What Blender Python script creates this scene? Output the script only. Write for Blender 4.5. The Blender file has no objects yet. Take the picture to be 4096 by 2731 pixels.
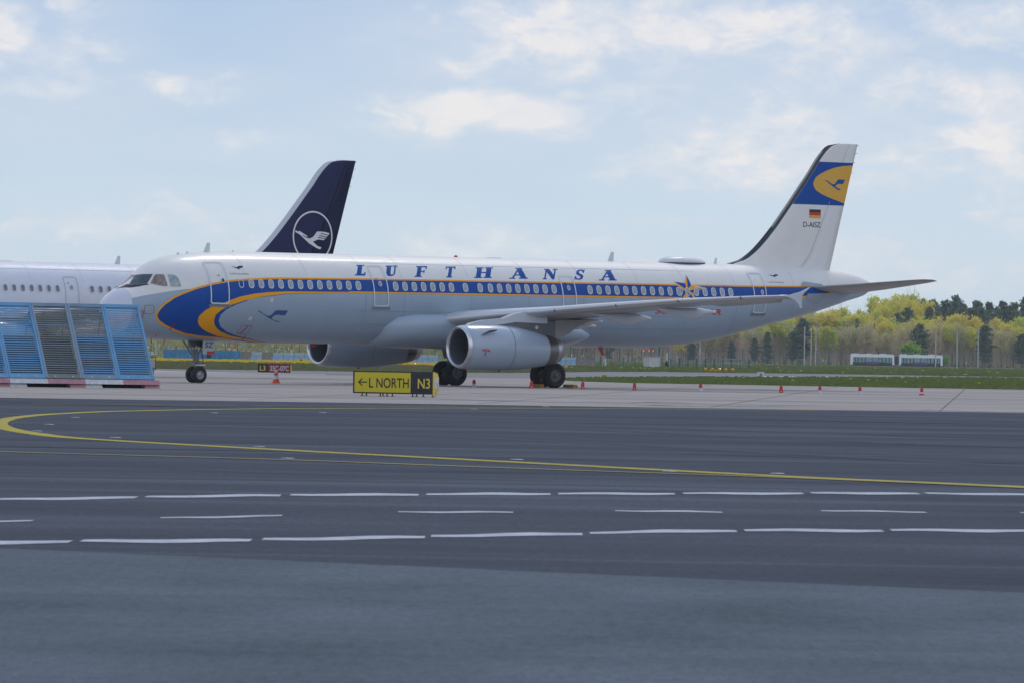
import bpy, bmesh, math, random
import numpy as np
from mathutils import Vector, Matrix
from mathutils.geometry import tessellate_polygon
random.seed(7); rng = np.random.default_rng(7)
C = bpy.context.scene.collection
R = math.radians

# ---------------------------------------------------------------- camera
FPX, CAMH, HORIZ, ROLL = 23221.09, 1.5052, 1415.135, 0.016511      # for a 4096 px wide frame
cam_d = bpy.data.cameras.new('camera'); cam = bpy.data.objects.new('camera', cam_d); C.objects.link(cam)
cam_d.sensor_width = 36; cam_d.lens = FPX / 4096 * 36; cam_d.clip_start = 0.5; cam_d.clip_end = 12000
_t = math.atan((HORIZ - 2731 / 2) / FPX)
_f = Vector((0, math.cos(_t), math.sin(_t))); _r = Vector((1, 0, 0)); _u = Vector((0, -math.sin(_t), math.cos(_t)))
_r2 = _r * math.cos(ROLL) + _u * math.sin(ROLL); _u2 = _u * math.cos(ROLL) - _r * math.sin(ROLL)
cam.matrix_world = Matrix(((_r2.x, _u2.x, -_f.x, 0), (_r2.y, _u2.y, -_f.y, 0), (_r2.z, _u2.z, -_f.z, CAMH), (0, 0, 0, 1)))
cam_d.dof.use_dof = True; cam_d.dof.focus_distance = 255; cam_d.dof.aperture_fstop = 14
bpy.context.scene.camera = cam
sc = bpy.context.scene
sc.view_settings.view_transform = 'Standard'; sc.view_settings.look = 'None'; sc.view_settings.gamma = 1
sc.view_settings.use_curve_mapping = False
sc.view_settings.exposure = 0.0
try:
    sc.cycles.use_denoising = True; sc.cycles.denoiser = 'OPENIMAGEDENOISE'
    sc.cycles.max_bounces = 6; sc.cycles.volume_bounces = 0
except Exception: pass

# ---------------------------------------------------------------- sky and sun
SUN_EL, SUN_AZ = R(50), R(14)
wd = bpy.data.worlds.new('World'); sc.world = wd; wd.use_nodes = True
nt = wd.node_tree; N = nt.nodes; Lk = nt.links
bg = N['Background']; bg.inputs['Strength'].default_value = 0.15
def mth(op, a, b=None, c=None, tree=None, clamp=False):
    t = tree or nt
    n = t.nodes.new('ShaderNodeMath'); n.operation = op; n.use_clamp = clamp
    for i, v in enumerate((a, b, c)):
        if v is None: continue
        if isinstance(v, (int, float)): n.inputs[i].default_value = v
        else: t.links.new(v, n.inputs[i])
    return n.outputs[0]
sky = N.new('ShaderNodeTexSky'); sky.sky_type = 'NISHITA'; sky.sun_disc = False
sky.sun_elevation = SUN_EL; sky.sun_rotation = SUN_AZ; sky.air_density = 1.0; sky.dust_density = 2.0; sky.ozone_density = 1.5
tc = N.new('ShaderNodeTexCoord'); sx = N.new('ShaderNodeSeparateXYZ'); Lk.new(tc.outputs['Generated'], sx.inputs[0])
az = mth('ARCTAN2', sx.outputs[0], sx.outputs[1]); el = mth('ARCSINE', sx.outputs[2])
def noise(sa, se, off, detail=6, rough=.55, dist=.3):
    cb = N.new('ShaderNodeCombineXYZ'); Lk.new(mth('MULTIPLY', az, sa), cb.inputs[0]); Lk.new(mth('MULTIPLY', el, se), cb.inputs[1]); cb.inputs[2].default_value = off
    n = N.new('ShaderNodeTexNoise'); Lk.new(cb.outputs[0], n.inputs['Vector']); n.inputs['Scale'].default_value = 1
    n.inputs['Detail'].default_value = detail; n.inputs['Roughness'].default_value = rough; n.inputs['Distortion'].default_value = dist
    return n.outputs['Fac']
n1 = noise(38, 75, 3.1, 8, .58, .5); n2 = noise(110, 200, 8.7, 6, .6, .4); n3 = noise(14, 30, 1.3, 3, .5, .2); n4 = noise(300, 480, 5.2, 6, .62, .6)
# the clouds of this sky, each at its own azimuth and elevation (pixels of a 2352 px frame turned to angles)
def ang(x, y):
    X, Y = (x - 1176), (y - 784); cr, sr = math.cos(ROLL), math.sin(ROLL)
    return (X * cr + Y * sr) / 13334.0, -(-X * sr + Y * cr - (HORIZ * .57422 - 784)) / 13334.0
CL = [(1330, 70, 170, 80, .9), (1520, 110, 200, 90, .8), (1700, 40, 120, 60, .5), (1100, 265, 260, 62, .95), (1290, 290, 130, 70, .6), (880, 240, 70, 30, .5),
      (1640, 215, 110, 45, .6), (1840, 180, 160, 70, .5), (1960, 260, 160, 60, .5), (2260, 260, 130, 110, .9), (2180, 310, 90, 40, .55), (2330, 90, 90, 60, .5),
      (25, 60, 70, 60, .8), (150, 15, 60, 30, .75), (395, 195, 95, 26, .65), (520, 205, 70, 12, .35), (540, 333, 120, 16, .5), (110, 150, 60, 60, .25),
      (170, 540, 160, 70, .35), (480, 560, 160, 50, .35), (1020, 560, 170, 55, .4), (1560, 520, 150, 26, .4), (2120, 620, 170, 55, .5), (1480, 600, 140, 40, .3), (2290, 480, 140, 70, .25), (20, 600, 70, 40, .35)]
CL += [(1560, 120, 620, 150, .70), (1900, 330, 560, 130, .55), (1120, 275, 400, 85, .62), (2020, 230, 420, 150, .62), (120, 60, 240, 90, .5), (1350, 570, 620, 70, .38), (560, 520, 520, 90, .34), (2050, 590, 420, 80, .42), (450, 200, 260, 45, .42), (560, 335, 280, 40, .42), (2230, 60, 240, 80, .5), (170, 250, 200, 110, .36)]
wrp = mth('MULTIPLY', mth('SUBTRACT', n2, .5), .012); azw = mth('ADD', az, wrp)
elw = mth('ADD', el, mth('MULTIPLY', mth('SUBTRACT', n1, .5), .007))
tot = None
for (x, y, rx, ry, s) in CL:
    a, e = ang(x, y)
    dx = mth('DIVIDE', mth('SUBTRACT', azw, a), rx / 13334.0); dy = mth('DIVIDE', mth('SUBTRACT', elw, e), ry / 13334.0)
    d = mth('ADD', mth('MULTIPLY', dx, dx), mth('MULTIPLY', dy, dy))
    g = mth('MULTIPLY', mth('POWER', 2.718, mth('MULTIPLY', mth('MULTIPLY', d, d), -.6)), s)
    tot = g if tot is None else mth('MAXIMUM', tot, g)
low = mth('MULTIPLY', mth('SUBTRACT', mth('MULTIPLY', n3, 1.0), .38), 1.3, clamp=True)
fl_ = mth('ADD', mth('ADD', mth('MULTIPLY', mth('SUBTRACT', n1, .5), 2.0), mth('MULTIPLY', mth('SUBTRACT', n2, .5), .9)), mth('MULTIPLY', mth('SUBTRACT', n4, .5), .4))
over = mth('SUBTRACT', mth('MULTIPLY', mth('MULTIPLY', mth('SUBTRACT', mth('ABSOLUTE', el), .07), 5., clamp=True), .95), mth('MULTIPLY', mth('MULTIPLY', mth('SUBTRACT', mth('ABSOLUTE', el), .45), 1.8, clamp=True), .95))      # broken cloud added above the frame, all round, to brighten the fill light
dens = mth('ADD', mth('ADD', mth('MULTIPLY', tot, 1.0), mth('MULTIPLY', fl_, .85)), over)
dens = mth('MULTIPLY', mth('ADD', dens, -.16), 1.35, clamp=True)
veil = mth('MULTIPLY', mth('ADD', mth('ADD', mth('MULTIPLY', low, .8), mth('MULTIPLY', tot, .85)), .0), mth('ADD', mth('MULTIPLY', n1, .8), .14))
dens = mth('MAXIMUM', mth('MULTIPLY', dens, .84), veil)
base = N.new('ShaderNodeMixRGB'); base.blend_type = 'MIX'; base.inputs[0].default_value = .88
Lk.new(sky.outputs[0], base.inputs[1])
# clear sky thinning to milk near the horizon, all round
grad = N.new('ShaderNodeValToRGB'); gr = grad.color_ramp
gr.elements[0].position = 0; gr.elements[0].color = (.59, .735, .84, 1)
gr.elements[1].position = 1; gr.elements[1].color = (.22, .34, .60, 1)
for p_, c_ in ((.018, (.475, .635, .805, 1)), (.038, (.325, .48, .725, 1)), (.10, (.31, .46, .71, 1)), (.3, (.26, .40, .67, 1))):
    q = gr.elements.new(p_); q.color = c_
Lk.new(mth('MULTIPLY', mth('ABSOLUTE', el), .64, clamp=True), grad.inputs[0])
gm = N.new('ShaderNodeMixRGB'); gm.blend_type = 'MULTIPLY'; gm.inputs[0].default_value = 1; gm.inputs[2].default_value = (7.35, 7.25, 7.15, 1)
Lk.new(grad.outputs[0], gm.inputs[1]); Lk.new(gm.outputs[0], base.inputs[2])
cm = N.new('ShaderNodeMixRGB'); Lk.new(dens, cm.inputs[0]); Lk.new(base.outputs[0], cm.inputs[1]); 
ccol = N.new('ShaderNodeValToRGB'); ccol.color_ramp.elements[0].color = (.62, .66, .73, 1); ccol.color_ramp.elements[1].color = (.80, .765, .745, 1); ccol.color_ramp.elements[0].position = .1; ccol.color_ramp.elements[1].position = .75
Lk.new(mth('ADD', mth('MULTIPLY', dens, .7), mth('MULTIPLY', mth('SUBTRACT', n2, .5), 1.1)), ccol.inputs[0])
cs_ = N.new('ShaderNodeMixRGB'); cs_.blend_type = 'MULTIPLY'; cs_.inputs[0].default_value = 1; cs_.inputs[2].default_value = (7.7, 7.7, 7.7, 1); Lk.new(ccol.outputs[0], cs_.inputs[1]); Lk.new(cs_.outputs[0], cm.inputs[2])
Lk.new(cm.outputs[0], bg.inputs['Color'])
sl = bpy.data.lights.new('sun', 'SUN'); sl.energy = .75; sl.angle = R(12); sl.color = (1, .93, .84)
so = bpy.data.objects.new('sun', sl); C.objects.link(so)
Ld = Vector((math.sin(SUN_AZ) * math.cos(SUN_EL), math.cos(SUN_AZ) * math.cos(SUN_EL), math.sin(SUN_EL)))
so.rotation_euler = Ld.to_track_quat('Z', 'Y').to_euler(); so.location = (60, 200, 120)

# ---------------------------------------------------------------- materials
MAT = {}
def mat(name, col, rough=.6, metal=0., spec=.5, coat=0., noise_amt=0., nscale=4., nstretch=(1, 1, 1), bump=0., bscale=40., col2=None, trans=0., emit=None, coords='Object', vary=0.):
    if name in MAT: return MAT[name]
    m = bpy.data.materials.new(name); m.use_nodes = True; t = m.node_tree; b = t.nodes['Principled BSDF']
    b.inputs['Base Color'].default_value = (*col, 1); b.inputs['Roughness'].default_value = rough; b.inputs['Metallic'].default_value = metal
    b.inputs['Specular IOR Level'].default_value = spec; b.inputs['Coat Weight'].default_value = coat; b.inputs['Coat Roughness'].default_value = .08
    if emit: b.inputs['Emission Color'].default_value = (*emit[0], 1); b.inputs['Emission Strength'].default_value = emit[1]
    tcn = t.nodes.new('ShaderNodeTexCoord'); mp = t.nodes.new('ShaderNodeMapping'); mp.inputs['Scale'].default_value = nstretch
    t.links.new(tcn.outputs[coords], mp.inputs[0])
    if noise_amt or col2:
        n = t.nodes.new('ShaderNodeTexNoise'); n.inputs['Scale'].default_value = nscale; n.inputs['Detail'].default_value = 6; n.inputs['Roughness'].default_value = .6
        t.links.new(mp.outputs[0], n.inputs['Vector'])
        r = t.nodes.new('ShaderNodeValToRGB'); r.color_ramp.elements[0].position = .3; r.color_ramp.elements[1].position = .7
        c2 = col2 or tuple(min(1, c * (1 + noise_amt)) for c in col); c1 = col if col2 else tuple(c * (1 - noise_amt) for c in col)
        r.color_ramp.elements[0].color = (*c1, 1); r.color_ramp.elements[1].color = (*c2, 1)
        t.links.new(n.outputs['Fac'], r.inputs[0]); t.links.new(r.outputs[0], b.inputs['Base Color'])
        if rough > .15:
            rr = mth('ADD', mth('MULTIPLY', n.outputs['Fac'], .12, tree=t), rough - .06, tree=t); t.links.new(rr, b.inputs['Roughness'])
    if bump:
        n = t.nodes.new('ShaderNodeTexNoise'); n.inputs['Scale'].default_value = bscale; n.inputs['Detail'].default_value = 4
        t.links.new(mp.outputs[0], n.inputs['Vector'])
        bp = t.nodes.new('ShaderNodeBump'); bp.inputs['Strength'].default_value = bump; bp.inputs['Distance'].default_value = .02
        t.links.new(n.outputs['Fac'], bp.inputs['Height']); t.links.new(bp.outputs[0], b.inputs['Normal'])
    if vary:
        oi = t.nodes.new('ShaderNodeObjectInfo'); hs = t.nodes.new('ShaderNodeHueSaturation'); t.links.new(r.outputs[0], hs.inputs['Color'])
        t.links.new(mth('ADD', mth('MULTIPLY', oi.outputs['Random'], vary, tree=t), 1 - vary * .6, tree=t), hs.inputs['Value'])
        t.links.new(mth('ADD', mth('MULTIPLY', oi.outputs['Random'], -.05, tree=t), .525, tree=t), hs.inputs['Hue']); t.links.new(hs.outputs[0], b.inputs['Base Color'])
    if trans:
        tr = t.nodes.new('ShaderNodeBsdfTranslucent'); tr.inputs[0].default_value = (*col, 1)
        if 'ShaderNodeValToRGB' in [x.bl_idname for x in t.nodes]: t.links.new((hs if vary else r).outputs[0], tr.inputs[0])
        mx = t.nodes.new('ShaderNodeMixShader'); mx.inputs[0].default_value = trans
        t.links.new(b.outputs[0], mx.inputs[1]); t.links.new(tr.outputs[0], mx.inputs[2]); t.links.new(mx.outputs[0], t.nodes['Material Output'].inputs[0])
    MAT[name] = m; return m

# ---------------------------------------------------------------- helpers
def link(name, me, parent=None):
    o = bpy.data.objects.new(name, me); C.objects.link(o)
    if parent is not None: o.parent = parent
    return o
def tag(o, label=None, cat=None, group=None, kind=None):
    if label: o['label'] = label
    if cat: o['category'] = cat
    if group: o['group'] = group
    if kind: o['kind'] = kind
    return o
def empty(name, loc, rz=0., label=None, cat=None, group=None):
    o = bpy.data.objects.new(name, None); C.objects.link(o); o.location = loc; o.rotation_euler = (0, 0, rz); o.empty_display_size = .5
    return tag(o, label, cat, group)
def copy_tree(o, parent=None, loc=None, rz=None, label=None):
    c = o.copy(); C.objects.link(c); c.parent = parent
    if loc is not None: c.location = loc
    if rz is not None: c.rotation_euler.z = rz
    if label: c['label'] = label
    for ch in list(o.children): copy_tree(ch, c)
    return c
class MB:
    def __init__(s): s.v = []; s.f = []; s.m = []; s.sm = []
    def add(s, vs, fs, mi=0, smooth=False):
        b = len(s.v); s.v += [tuple(map(float, p)) for p in vs]; s.f += [tuple(b + i for i in f) for f in fs]; s.m += [mi] * len(fs); s.sm += [smooth] * len(fs); return s
    def box(s, c, d, mi=0, rz=0., M=None):
        x, y, z = [k / 2 for k in d]; vs = [(-x, -y, -z), (x, -y, -z), (x, y, -z), (-x, y, -z), (-x, -y, z), (x, -y, z), (x, y, z), (-x, y, z)]
        cr, sr = math.cos(rz), math.sin(rz)
        vs = [(c[0] + a * cr - b * sr, c[1] + a * sr + b * cr, c[2] + e) for a, b, e in vs]
        if M: vs = [tuple(M @ Vector(v)) for v in vs]
        return s.add(vs, [(0, 3, 2, 1), (4, 5, 6, 7), (0, 1, 5, 4), (1, 2, 6, 5), (2, 3, 7, 6), (3, 0, 4, 7)], mi)
    def tube(s, pts, r, n=8, mi=0, cap=True, smooth=True):
        pts = [Vector(p) for p in pts]; rs = r if isinstance(r, (list, tuple)) else [r] * len(pts); vs = []
        for i, p in enumerate(pts):
            d = (pts[min(i + 1, len(pts) - 1)] - pts[max(i - 1, 0)]).normalized()
            a = Vector((0, 0, 1)) if abs(d.z) < .9 else Vector((1, 0, 0)); u = d.cross(a).normalized(); w = d.cross(u)
            for k in range(n):
                t = 2 * math.pi * k / n; vs.append(p + (u * math.cos(t) + w * math.sin(t)) * rs[i])
        fs = [(i * n + k, i * n + (k + 1) % n, (i + 1) * n + (k + 1) % n, (i + 1) * n + k) for i in range(len(pts) - 1) for k in range(n)]
        s.add(vs, fs, mi, smooth)
        if cap: s.add(vs[:n], [tuple(range(n))[::-1]], mi); s.add(vs[-n:], [tuple(range(n))], mi)
        return s
    def lathe(s, prof, n=32, mi=0, axis='x', org=(0, 0, 0), smooth=True, mis=None, cap=False):
        # prof: (along, radius[, dz])
        vs = []
        for q in prof:
            a, r = q[0], q[1]; dz = q[2] if len(q) > 2 else 0
            for k in range(n):
                t = 2 * math.pi * k / n; c_, s_ = r * math.cos(t), r * math.sin(t)
                vs.append({'x': (org[0] + a, org[1] + c_, org[2] + s_ + dz), 'z': (org[0] + c_, org[1] + s_, org[2] + a), 'y': (org[0] + c_, org[1] + a, org[2] + s_)}[axis])
        b = len(s.v); s.v += [tuple(map(float, p)) for p in vs]
        for i in range(len(prof) - 1):
            for k in range(n):
                f = (b + i * n + k, b + (i + 1) * n + k, b + (i + 1) * n + (k + 1) % n, b + i * n + (k + 1) % n)
                s.f.append(f if axis != 'x' else f[::-1]); s.m.append(mis[i] if mis else mi); s.sm.append(smooth)
        return s
    def poly(s, pts2, z0, z1, mi=0, fn=None):
        # prism from a 2-D outline; fn(a,b,h) -> point
        n = len(pts2); tr = tessellate_polygon([[Vector((a, b, 0)) for a, b in pts2]])
        lo = [fn(a, b, z0) for a, b in pts2]; hi = [fn(a, b, z1) for a, b in pts2]
        fs = [tuple(t) for t in tr] + [tuple(n + i for i in t)[::-1] for t in tr] + [(i, (i + 1) % n, n + (i + 1) % n, n + i) for i in range(n)]
        return s.add(lo + hi, fs, mi)
    def mesh(s, name, mats):
        me = bpy.data.meshes.new(name); me.from_pydata(s.v, [], s.f); 
        for m in (mats if isinstance(mats, (list, tuple)) else [mats]): me.materials.append(m)
        me.polygons.foreach_set('material_index', s.m); me.polygons.foreach_set('use_smooth', s.sm)
        bm = bmesh.new(); bm.from_mesh(me); bmesh.ops.recalc_face_normals(bm, faces=bm.faces); bm.to_mesh(me); bm.free(); me.update(); return me
    def build(s, name, mats, parent=None): return link(name, s.mesh(name, mats), parent)
def npmesh(name, v, f, m):
    me = bpy.data.meshes.new(name); me.vertices.add(len(v)); me.vertices.foreach_set('co', np.asarray(v, 'f').ravel())
    k = f.shape[1]; me.loops.add(f.size); me.loops.foreach_set('vertex_index', f.ravel().astype('i')); me.polygons.add(len(f))
    me.polygons.foreach_set('loop_start', np.arange(0, f.size, k, dtype='i')); me.polygons.foreach_set('loop_total', np.full(len(f), k, 'i'))
    for q in (m if isinstance(m, (list, tuple)) else [m]): me.materials.append(q)
    me.update(calc_edges=True); return me
def text_tris(txt, sx_, h, bold=0.):
    cu = bpy.data.curves.new('t', 'FONT'); cu.body = txt; cu.size = 1; cu.offset = bold
    o = bpy.data.objects.new('t', cu); C.objects.link(o); dg = bpy.context.evaluated_depsgraph_get(); dg.update()
    me = bpy.data.meshes.new_from_object(o.evaluated_get(dg)); v = [(q.co.x, q.co.y) for q in me.vertices]; f = [tuple(p.vertices) for p in me.polygons]
    bpy.data.objects.remove(o); bpy.data.curves.remove(cu); bpy.data.meshes.remove(me)
    x0, x1 = min(a for a, b in v), max(a for a, b in v); y0, y1 = min(b for a, b in v), max(b for a, b in v)
    return [((a - x0) / (x1 - x0) * sx_, (b - y0) / (y1 - y0) * h) for a, b in v], f
# ---------------------------------------------------------------- ground
def sheet(name, pts, z, m, kind='structure'):
    mb = MB(); tr = tessellate_polygon([[Vector((x, y, 0)) for x, y in pts]]); mb.add([(x, y, z) for x, y in pts], [tuple(t) for t in tr])
    o = mb.build(name, m); o['kind'] = kind; return o
def ground_mat(name, c1, c2, c3, sx_, sy_, rough, spec, fine=.1, streak=.5):
    m = bpy.data.materials.new(name); m.use_nodes = True; t = m.node_tree; b = t.nodes['Principled BSDF']
    g = t.nodes.new('ShaderNodeNewGeometry'); mp = t.nodes.new('ShaderNodeMapping'); mp.inputs['Scale'].default_value = (sx_, sy_, 1); mp.inputs['Rotation'].default_value = (0, 0, .12)
    t.links.new(g.outputs['Position'], mp.inputs[0])
    def nz(scale, det, vec=None, rough_=.55):
        n = t.nodes.new('ShaderNodeTexNoise'); n.inputs['Scale'].default_value = scale; n.inputs['Detail'].default_value = det; n.inputs['Roughness'].default_value = rough_
        t.links.new(vec or mp.outputs[0], n.inputs['Vector']); return n.outputs['Fac']
    a = nz(1, 5); r = t.nodes.new('ShaderNodeValToRGB'); r.color_ramp.elements[0].position = .32; r.color_ramp.elements[1].position = .68
    r.color_ramp.elements[0].color = (*c1, 1); r.color_ramp.elements[1].color = (*c2, 1); t.links.new(a, r.inputs[0])
    # thin streaks left by tyres and rain
    mp2 = t.nodes.new('ShaderNodeMapping'); mp2.inputs['Scale'].default_value = (sx_ * .25, sy_ * 3.2, 1); mp2.inputs['Rotation'].default_value = (0, 0, .2); t.links.new(g.outputs['Position'], mp2.inputs[0])
    s_ = nz(1, 3, mp2.outputs[0]); s2 = mth('MULTIPLY', mth('SUBTRACT', s_, .52, tree=t), 4., tree=t, clamp=True)
    mx = t.nodes.new('ShaderNodeMixRGB'); t.links.new(mth('MULTIPLY', s2, streak, tree=t), mx.inputs[0]); t.links.new(r.outputs[0], mx.inputs[1]); mx.inputs[2].default_value = (*c3, 1)
    fn = nz(45, 4, g.outputs['Position'], .7); mf = t.nodes.new('ShaderNodeMixRGB'); mf.blend_type = 'MULTIPLY'; mf.inputs[0].default_value = 1
    mp3 = t.nodes.new('ShaderNodeMapping'); mp3.inputs['Scale'].default_value = (13, 3.2, 1); t.links.new(g.outputs['Position'], mp3.inputs[0]); md = nz(1, 7, mp3.outputs[0], .8)
    v = mth('ADD', mth('ADD', mth('MULTIPLY', fn, fine * 2, tree=t), 1 - fine, tree=t), mth('MULTIPLY', mth('SUBTRACT', md, .5, tree=t), fine * 1.5, tree=t), tree=t); cb = t.nodes.new('ShaderNodeCombineXYZ')
    for i in range(3): t.links.new(v, cb.inputs[i])
    t.links.new(mx.outputs[0], mf.inputs[1]); t.links.new(cb.outputs[0], mf.inputs[2]); t.links.new(mf.outputs[0], b.inputs['Base Color'])
    # cracks and dark spots of oil
    vr = t.nodes.new('ShaderNodeTexNoise'); vr.inputs['Scale'].default_value = .9; vr.inputs['Detail'].default_value = 7; vr.inputs['Roughness'].default_value = .72; t.links.new(g.outputs['Position'], vr.inputs['Vector'])
    sp_ = mth('MULTIPLY', mth('SUBTRACT', vr.outputs['Fac'], .60, tree=t), 5., tree=t, clamp=True); dk = t.nodes.new('ShaderNodeMixRGB'); dk.blend_type = 'MULTIPLY'; t.links.new(mth('MULTIPLY', sp_, .45, tree=t), dk.inputs[0])
    t.links.new(mf.outputs[0], dk.inputs[1]); dk.inputs[2].default_value = (.45, .45, .47, 1); t.links.new(dk.outputs[0], b.inputs['Base Color'])
    b.inputs['Roughness'].default_value = rough; b.inputs['Specular IOR Level'].default_value = spec
    bp = t.nodes.new('ShaderNodeBump'); bp.inputs['Strength'].default_value = .25; bp.inputs['Distance'].default_value = .01; t.links.new(nz(60, 3, g.outputs['Position']), bp.inputs['Height']); t.links.new(bp.outputs[0], b.inputs['Normal'])
    MAT[name] = m; return m
m_tar = ground_mat('weathered_tarmac', (.082, .105, .128), (.124, .155, .184), (.066, .085, .105), .5, .25, .92, .10, .95, .5)
m_asp = ground_mat('dark_asphalt', (.046, .055, .076), (.084, .098, .126), (.118, .138, .166), .10, .20, .92, .08, .9, .85)
m_con = ground_mat('apron_concrete', (.30, .265, .245), (.42, .375, .35), (.46, .43, .42), .06, .10, .9, .2, .2, .5)
m_txw = ground_mat('taxiway_concrete', (.20, .195, .20), (.275, .268, .265), (.32, .31, .31), .03, .05, .9, .2, .2, .4)
m_gra = ground_mat('field_grass', (.105, .135, .050), (.15, .18, .075), (.12, .13, .06), .05, .03, .95, .1, .3, .35)
sheet('ground', [(-3000, -60), (3000, -60), (3000, 6000), (-3000, 6000)], -.016, m_gra)
sheet('taxiway', [(-600, 168), (600, 168), (600, 1250), (-600, 1250)], -.012, m_txw)
def lin(p, q, x): return p[1] + (q[1] - p[1]) * (x - p[0]) / (q[0] - p[0])
e1 = ((-3.8, 43.2), (3.4, 38.0)); e2 = ((-14.9, 169.0), (15.4, 174.6))
sheet('tarmac', [(-60, -40), (60, -40), (60, lin(*e1, 60) + 45), (12, lin(*e1, 12)), (-12, lin(*e1, -12)), (-60, lin(*e1, -60))], 0, m_tar)
sheet('asphalt_road', [(-60, lin(*e1, -60)), (-12, lin(*e1, -12)), (12, lin(*e1, 12)), (60, lin(*e1, 60) + 45), (60, lin(*e2, 60)), (-60, lin(*e2, -60))], 0, m_asp)
sheet('concrete_apron', [(-60, lin(*e2, -60)), (60, lin(*e2, 60)), (160, 190), (160, 318), (60, 322), (21.5, 325.5), (6.4, 328.4), (4, 366), (-15.7, 363), (-26, 405), (-60, 415), (-160, 430), (-160, 168)], -.008, m_con)
G_NEAR = [(2.2, 352), (4.2, 336), (6.4, 329), (21.5, 325.5), (60, 322), (160, 318), (160, 620), (42, 528), (30, 485), (19.3, 440), (12, 408), (7.5, 384)]
G_FAR = [(-400, 425), (-60, 428), (-26, 431), (-19.8, 436), (-8, 445), (0, 470), (8, 545), (15, 577), (32, 600), (60, 612), (400, 640), (400, 1245), (-400, 1245)]
sheet('grass_strip_ground', G_NEAR, -.004, m_gra); sheet('grass_field_ground', G_FAR, -.004, m_gra)
sheet('taxiway_stripe', [(20.5, 476), (32, 505), (44, 540), (60, 570), (120, 640), (120, 655), (60, 583), (44, 553), (32, 517), (20.5, 488)], .0, mat('white_stripe', (.72, .73, .75), .7, noise_amt=.15, nscale=3))  # long pale band lying on the taxiway sheet
sheet('taxiway_stripe', [(-90, 392), (-27, 380), (-20, 376), (-12, 372), (-12, 376), (-20, 381), (-27, 386), (-90, 400)], .001, MAT['white_stripe'])
# tufts of grass: what nobody could count
def inpoly(P, x, y):
    c = np.zeros(len(x), bool); n = len(P)
    for i in range(n):
        x0, y0 = P[i]; x1, y1 = P[(i + 1) % n]
        k = ((y0 > y) != (y1 > y)) & (x < (x1 - x0) * (y - y0) / ((y1 - y0) + 1e-9) + x0); c ^= k
    return c
def tufts(name, P, n, ylo, yhi, hmin, hmax, w, m, label, cat, clump=None, front=None, zoff=0.):
    y = ylo * (yhi / ylo) ** rng.random(n) if not front else ylo + (yhi - ylo) * rng.random(n)
    x = (rng.random(n) * 2 - 1) * y * .0905
    k = inpoly(P, x, y)
    if clump is not None: k &= clump(x, y)
    x, y = x[k], y[k]; n = len(x); h = hmin + (hmax - hmin) * rng.random(n) ** 1.5; a = (rng.random(n) - .5) * 1.4; ww = w * (.5 + rng.random(n))
    lean = (rng.random(n) - .5) * .6 * h; dx, dy = np.cos(a) * ww, np.sin(a) * ww
    z0 = np.zeros(n) + zoff
    v = np.stack([np.stack([x - dx, y - dy, z0], -1), np.stack([x + dx, y + dy, z0], -1), np.stack([x + dx * .4 + lean, y + dy * .4, z0 + h], -1), np.stack([x - dx * .4 + lean, y - dy * .4, z0 + h], -1)], 1).reshape(-1, 3)
    f = np.arange(4 * n).reshape(-1, 4); o = link(name, npmesh(name, v, f, m)); tag(o, label, cat, None, 'stuff'); return o
m_t1 = mat('grass_blades', (.10, .165, .045), .8, spec=.2, col2=(.22, .25, .09), nscale=.35, trans=.3)
m_t2 = mat('dry_grass', (.14, .16, .07), .8, spec=.2, col2=(.23, .22, .12), nscale=.3, trans=.3)
m_fl = mat('dandelion_yellow', (.80, .62, .03), .6, spec=.2, trans=.25)
tufts('grass', G_NEAR, 60000, 322, 600, .05, .20, .16, m_t1, 'green verge grass along the far edge of the concrete apron', 'grass')
tufts('grass', G_FAR, 42000, 425, 900, .05, .22, .28, m_t2, 'rough green field grass beyond the taxiway, dry in places', 'grass')
tufts('grass', G_FAR, 26000, 560, 1235, .10, .28, .40, m_t1, 'darker field grass beyond the parked aircraft, running up to the fence', 'grass', clump=lambda x, y: (x > 2))
def cl1(x, y): return (np.sin(x * .9 + y * .013) + np.sin(x * 2.3 + y * .05) + rng.random(len(x)) * 1.2 > 1.75)
tufts('dandelions', G_FAR, 15000, 640, 820, .08, .20, .24, m_fl, 'yellow band of dandelions flowering in the field left of the main gear', 'flowers', clump=lambda x, y: (x < -2) & (rng.random(len(x)) > .25), zoff=.12)
tufts('dandelions', G_FAR, 2400, 590, 1230, .03, .10, .22, m_fl, 'scattered yellow dandelion patches in the green field on the right', 'flowers', clump=lambda x, y: (x > 0) & cl1(x, y), zoff=.16)
tufts('dandelions', G_NEAR, 900, 360, 560, .04, .09, .14, m_fl, 'few yellow dandelions at the back of the near grass verge', 'flowers', clump=lambda x, y: cl1(x, y) & (x > 14), zoff=.12)

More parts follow.
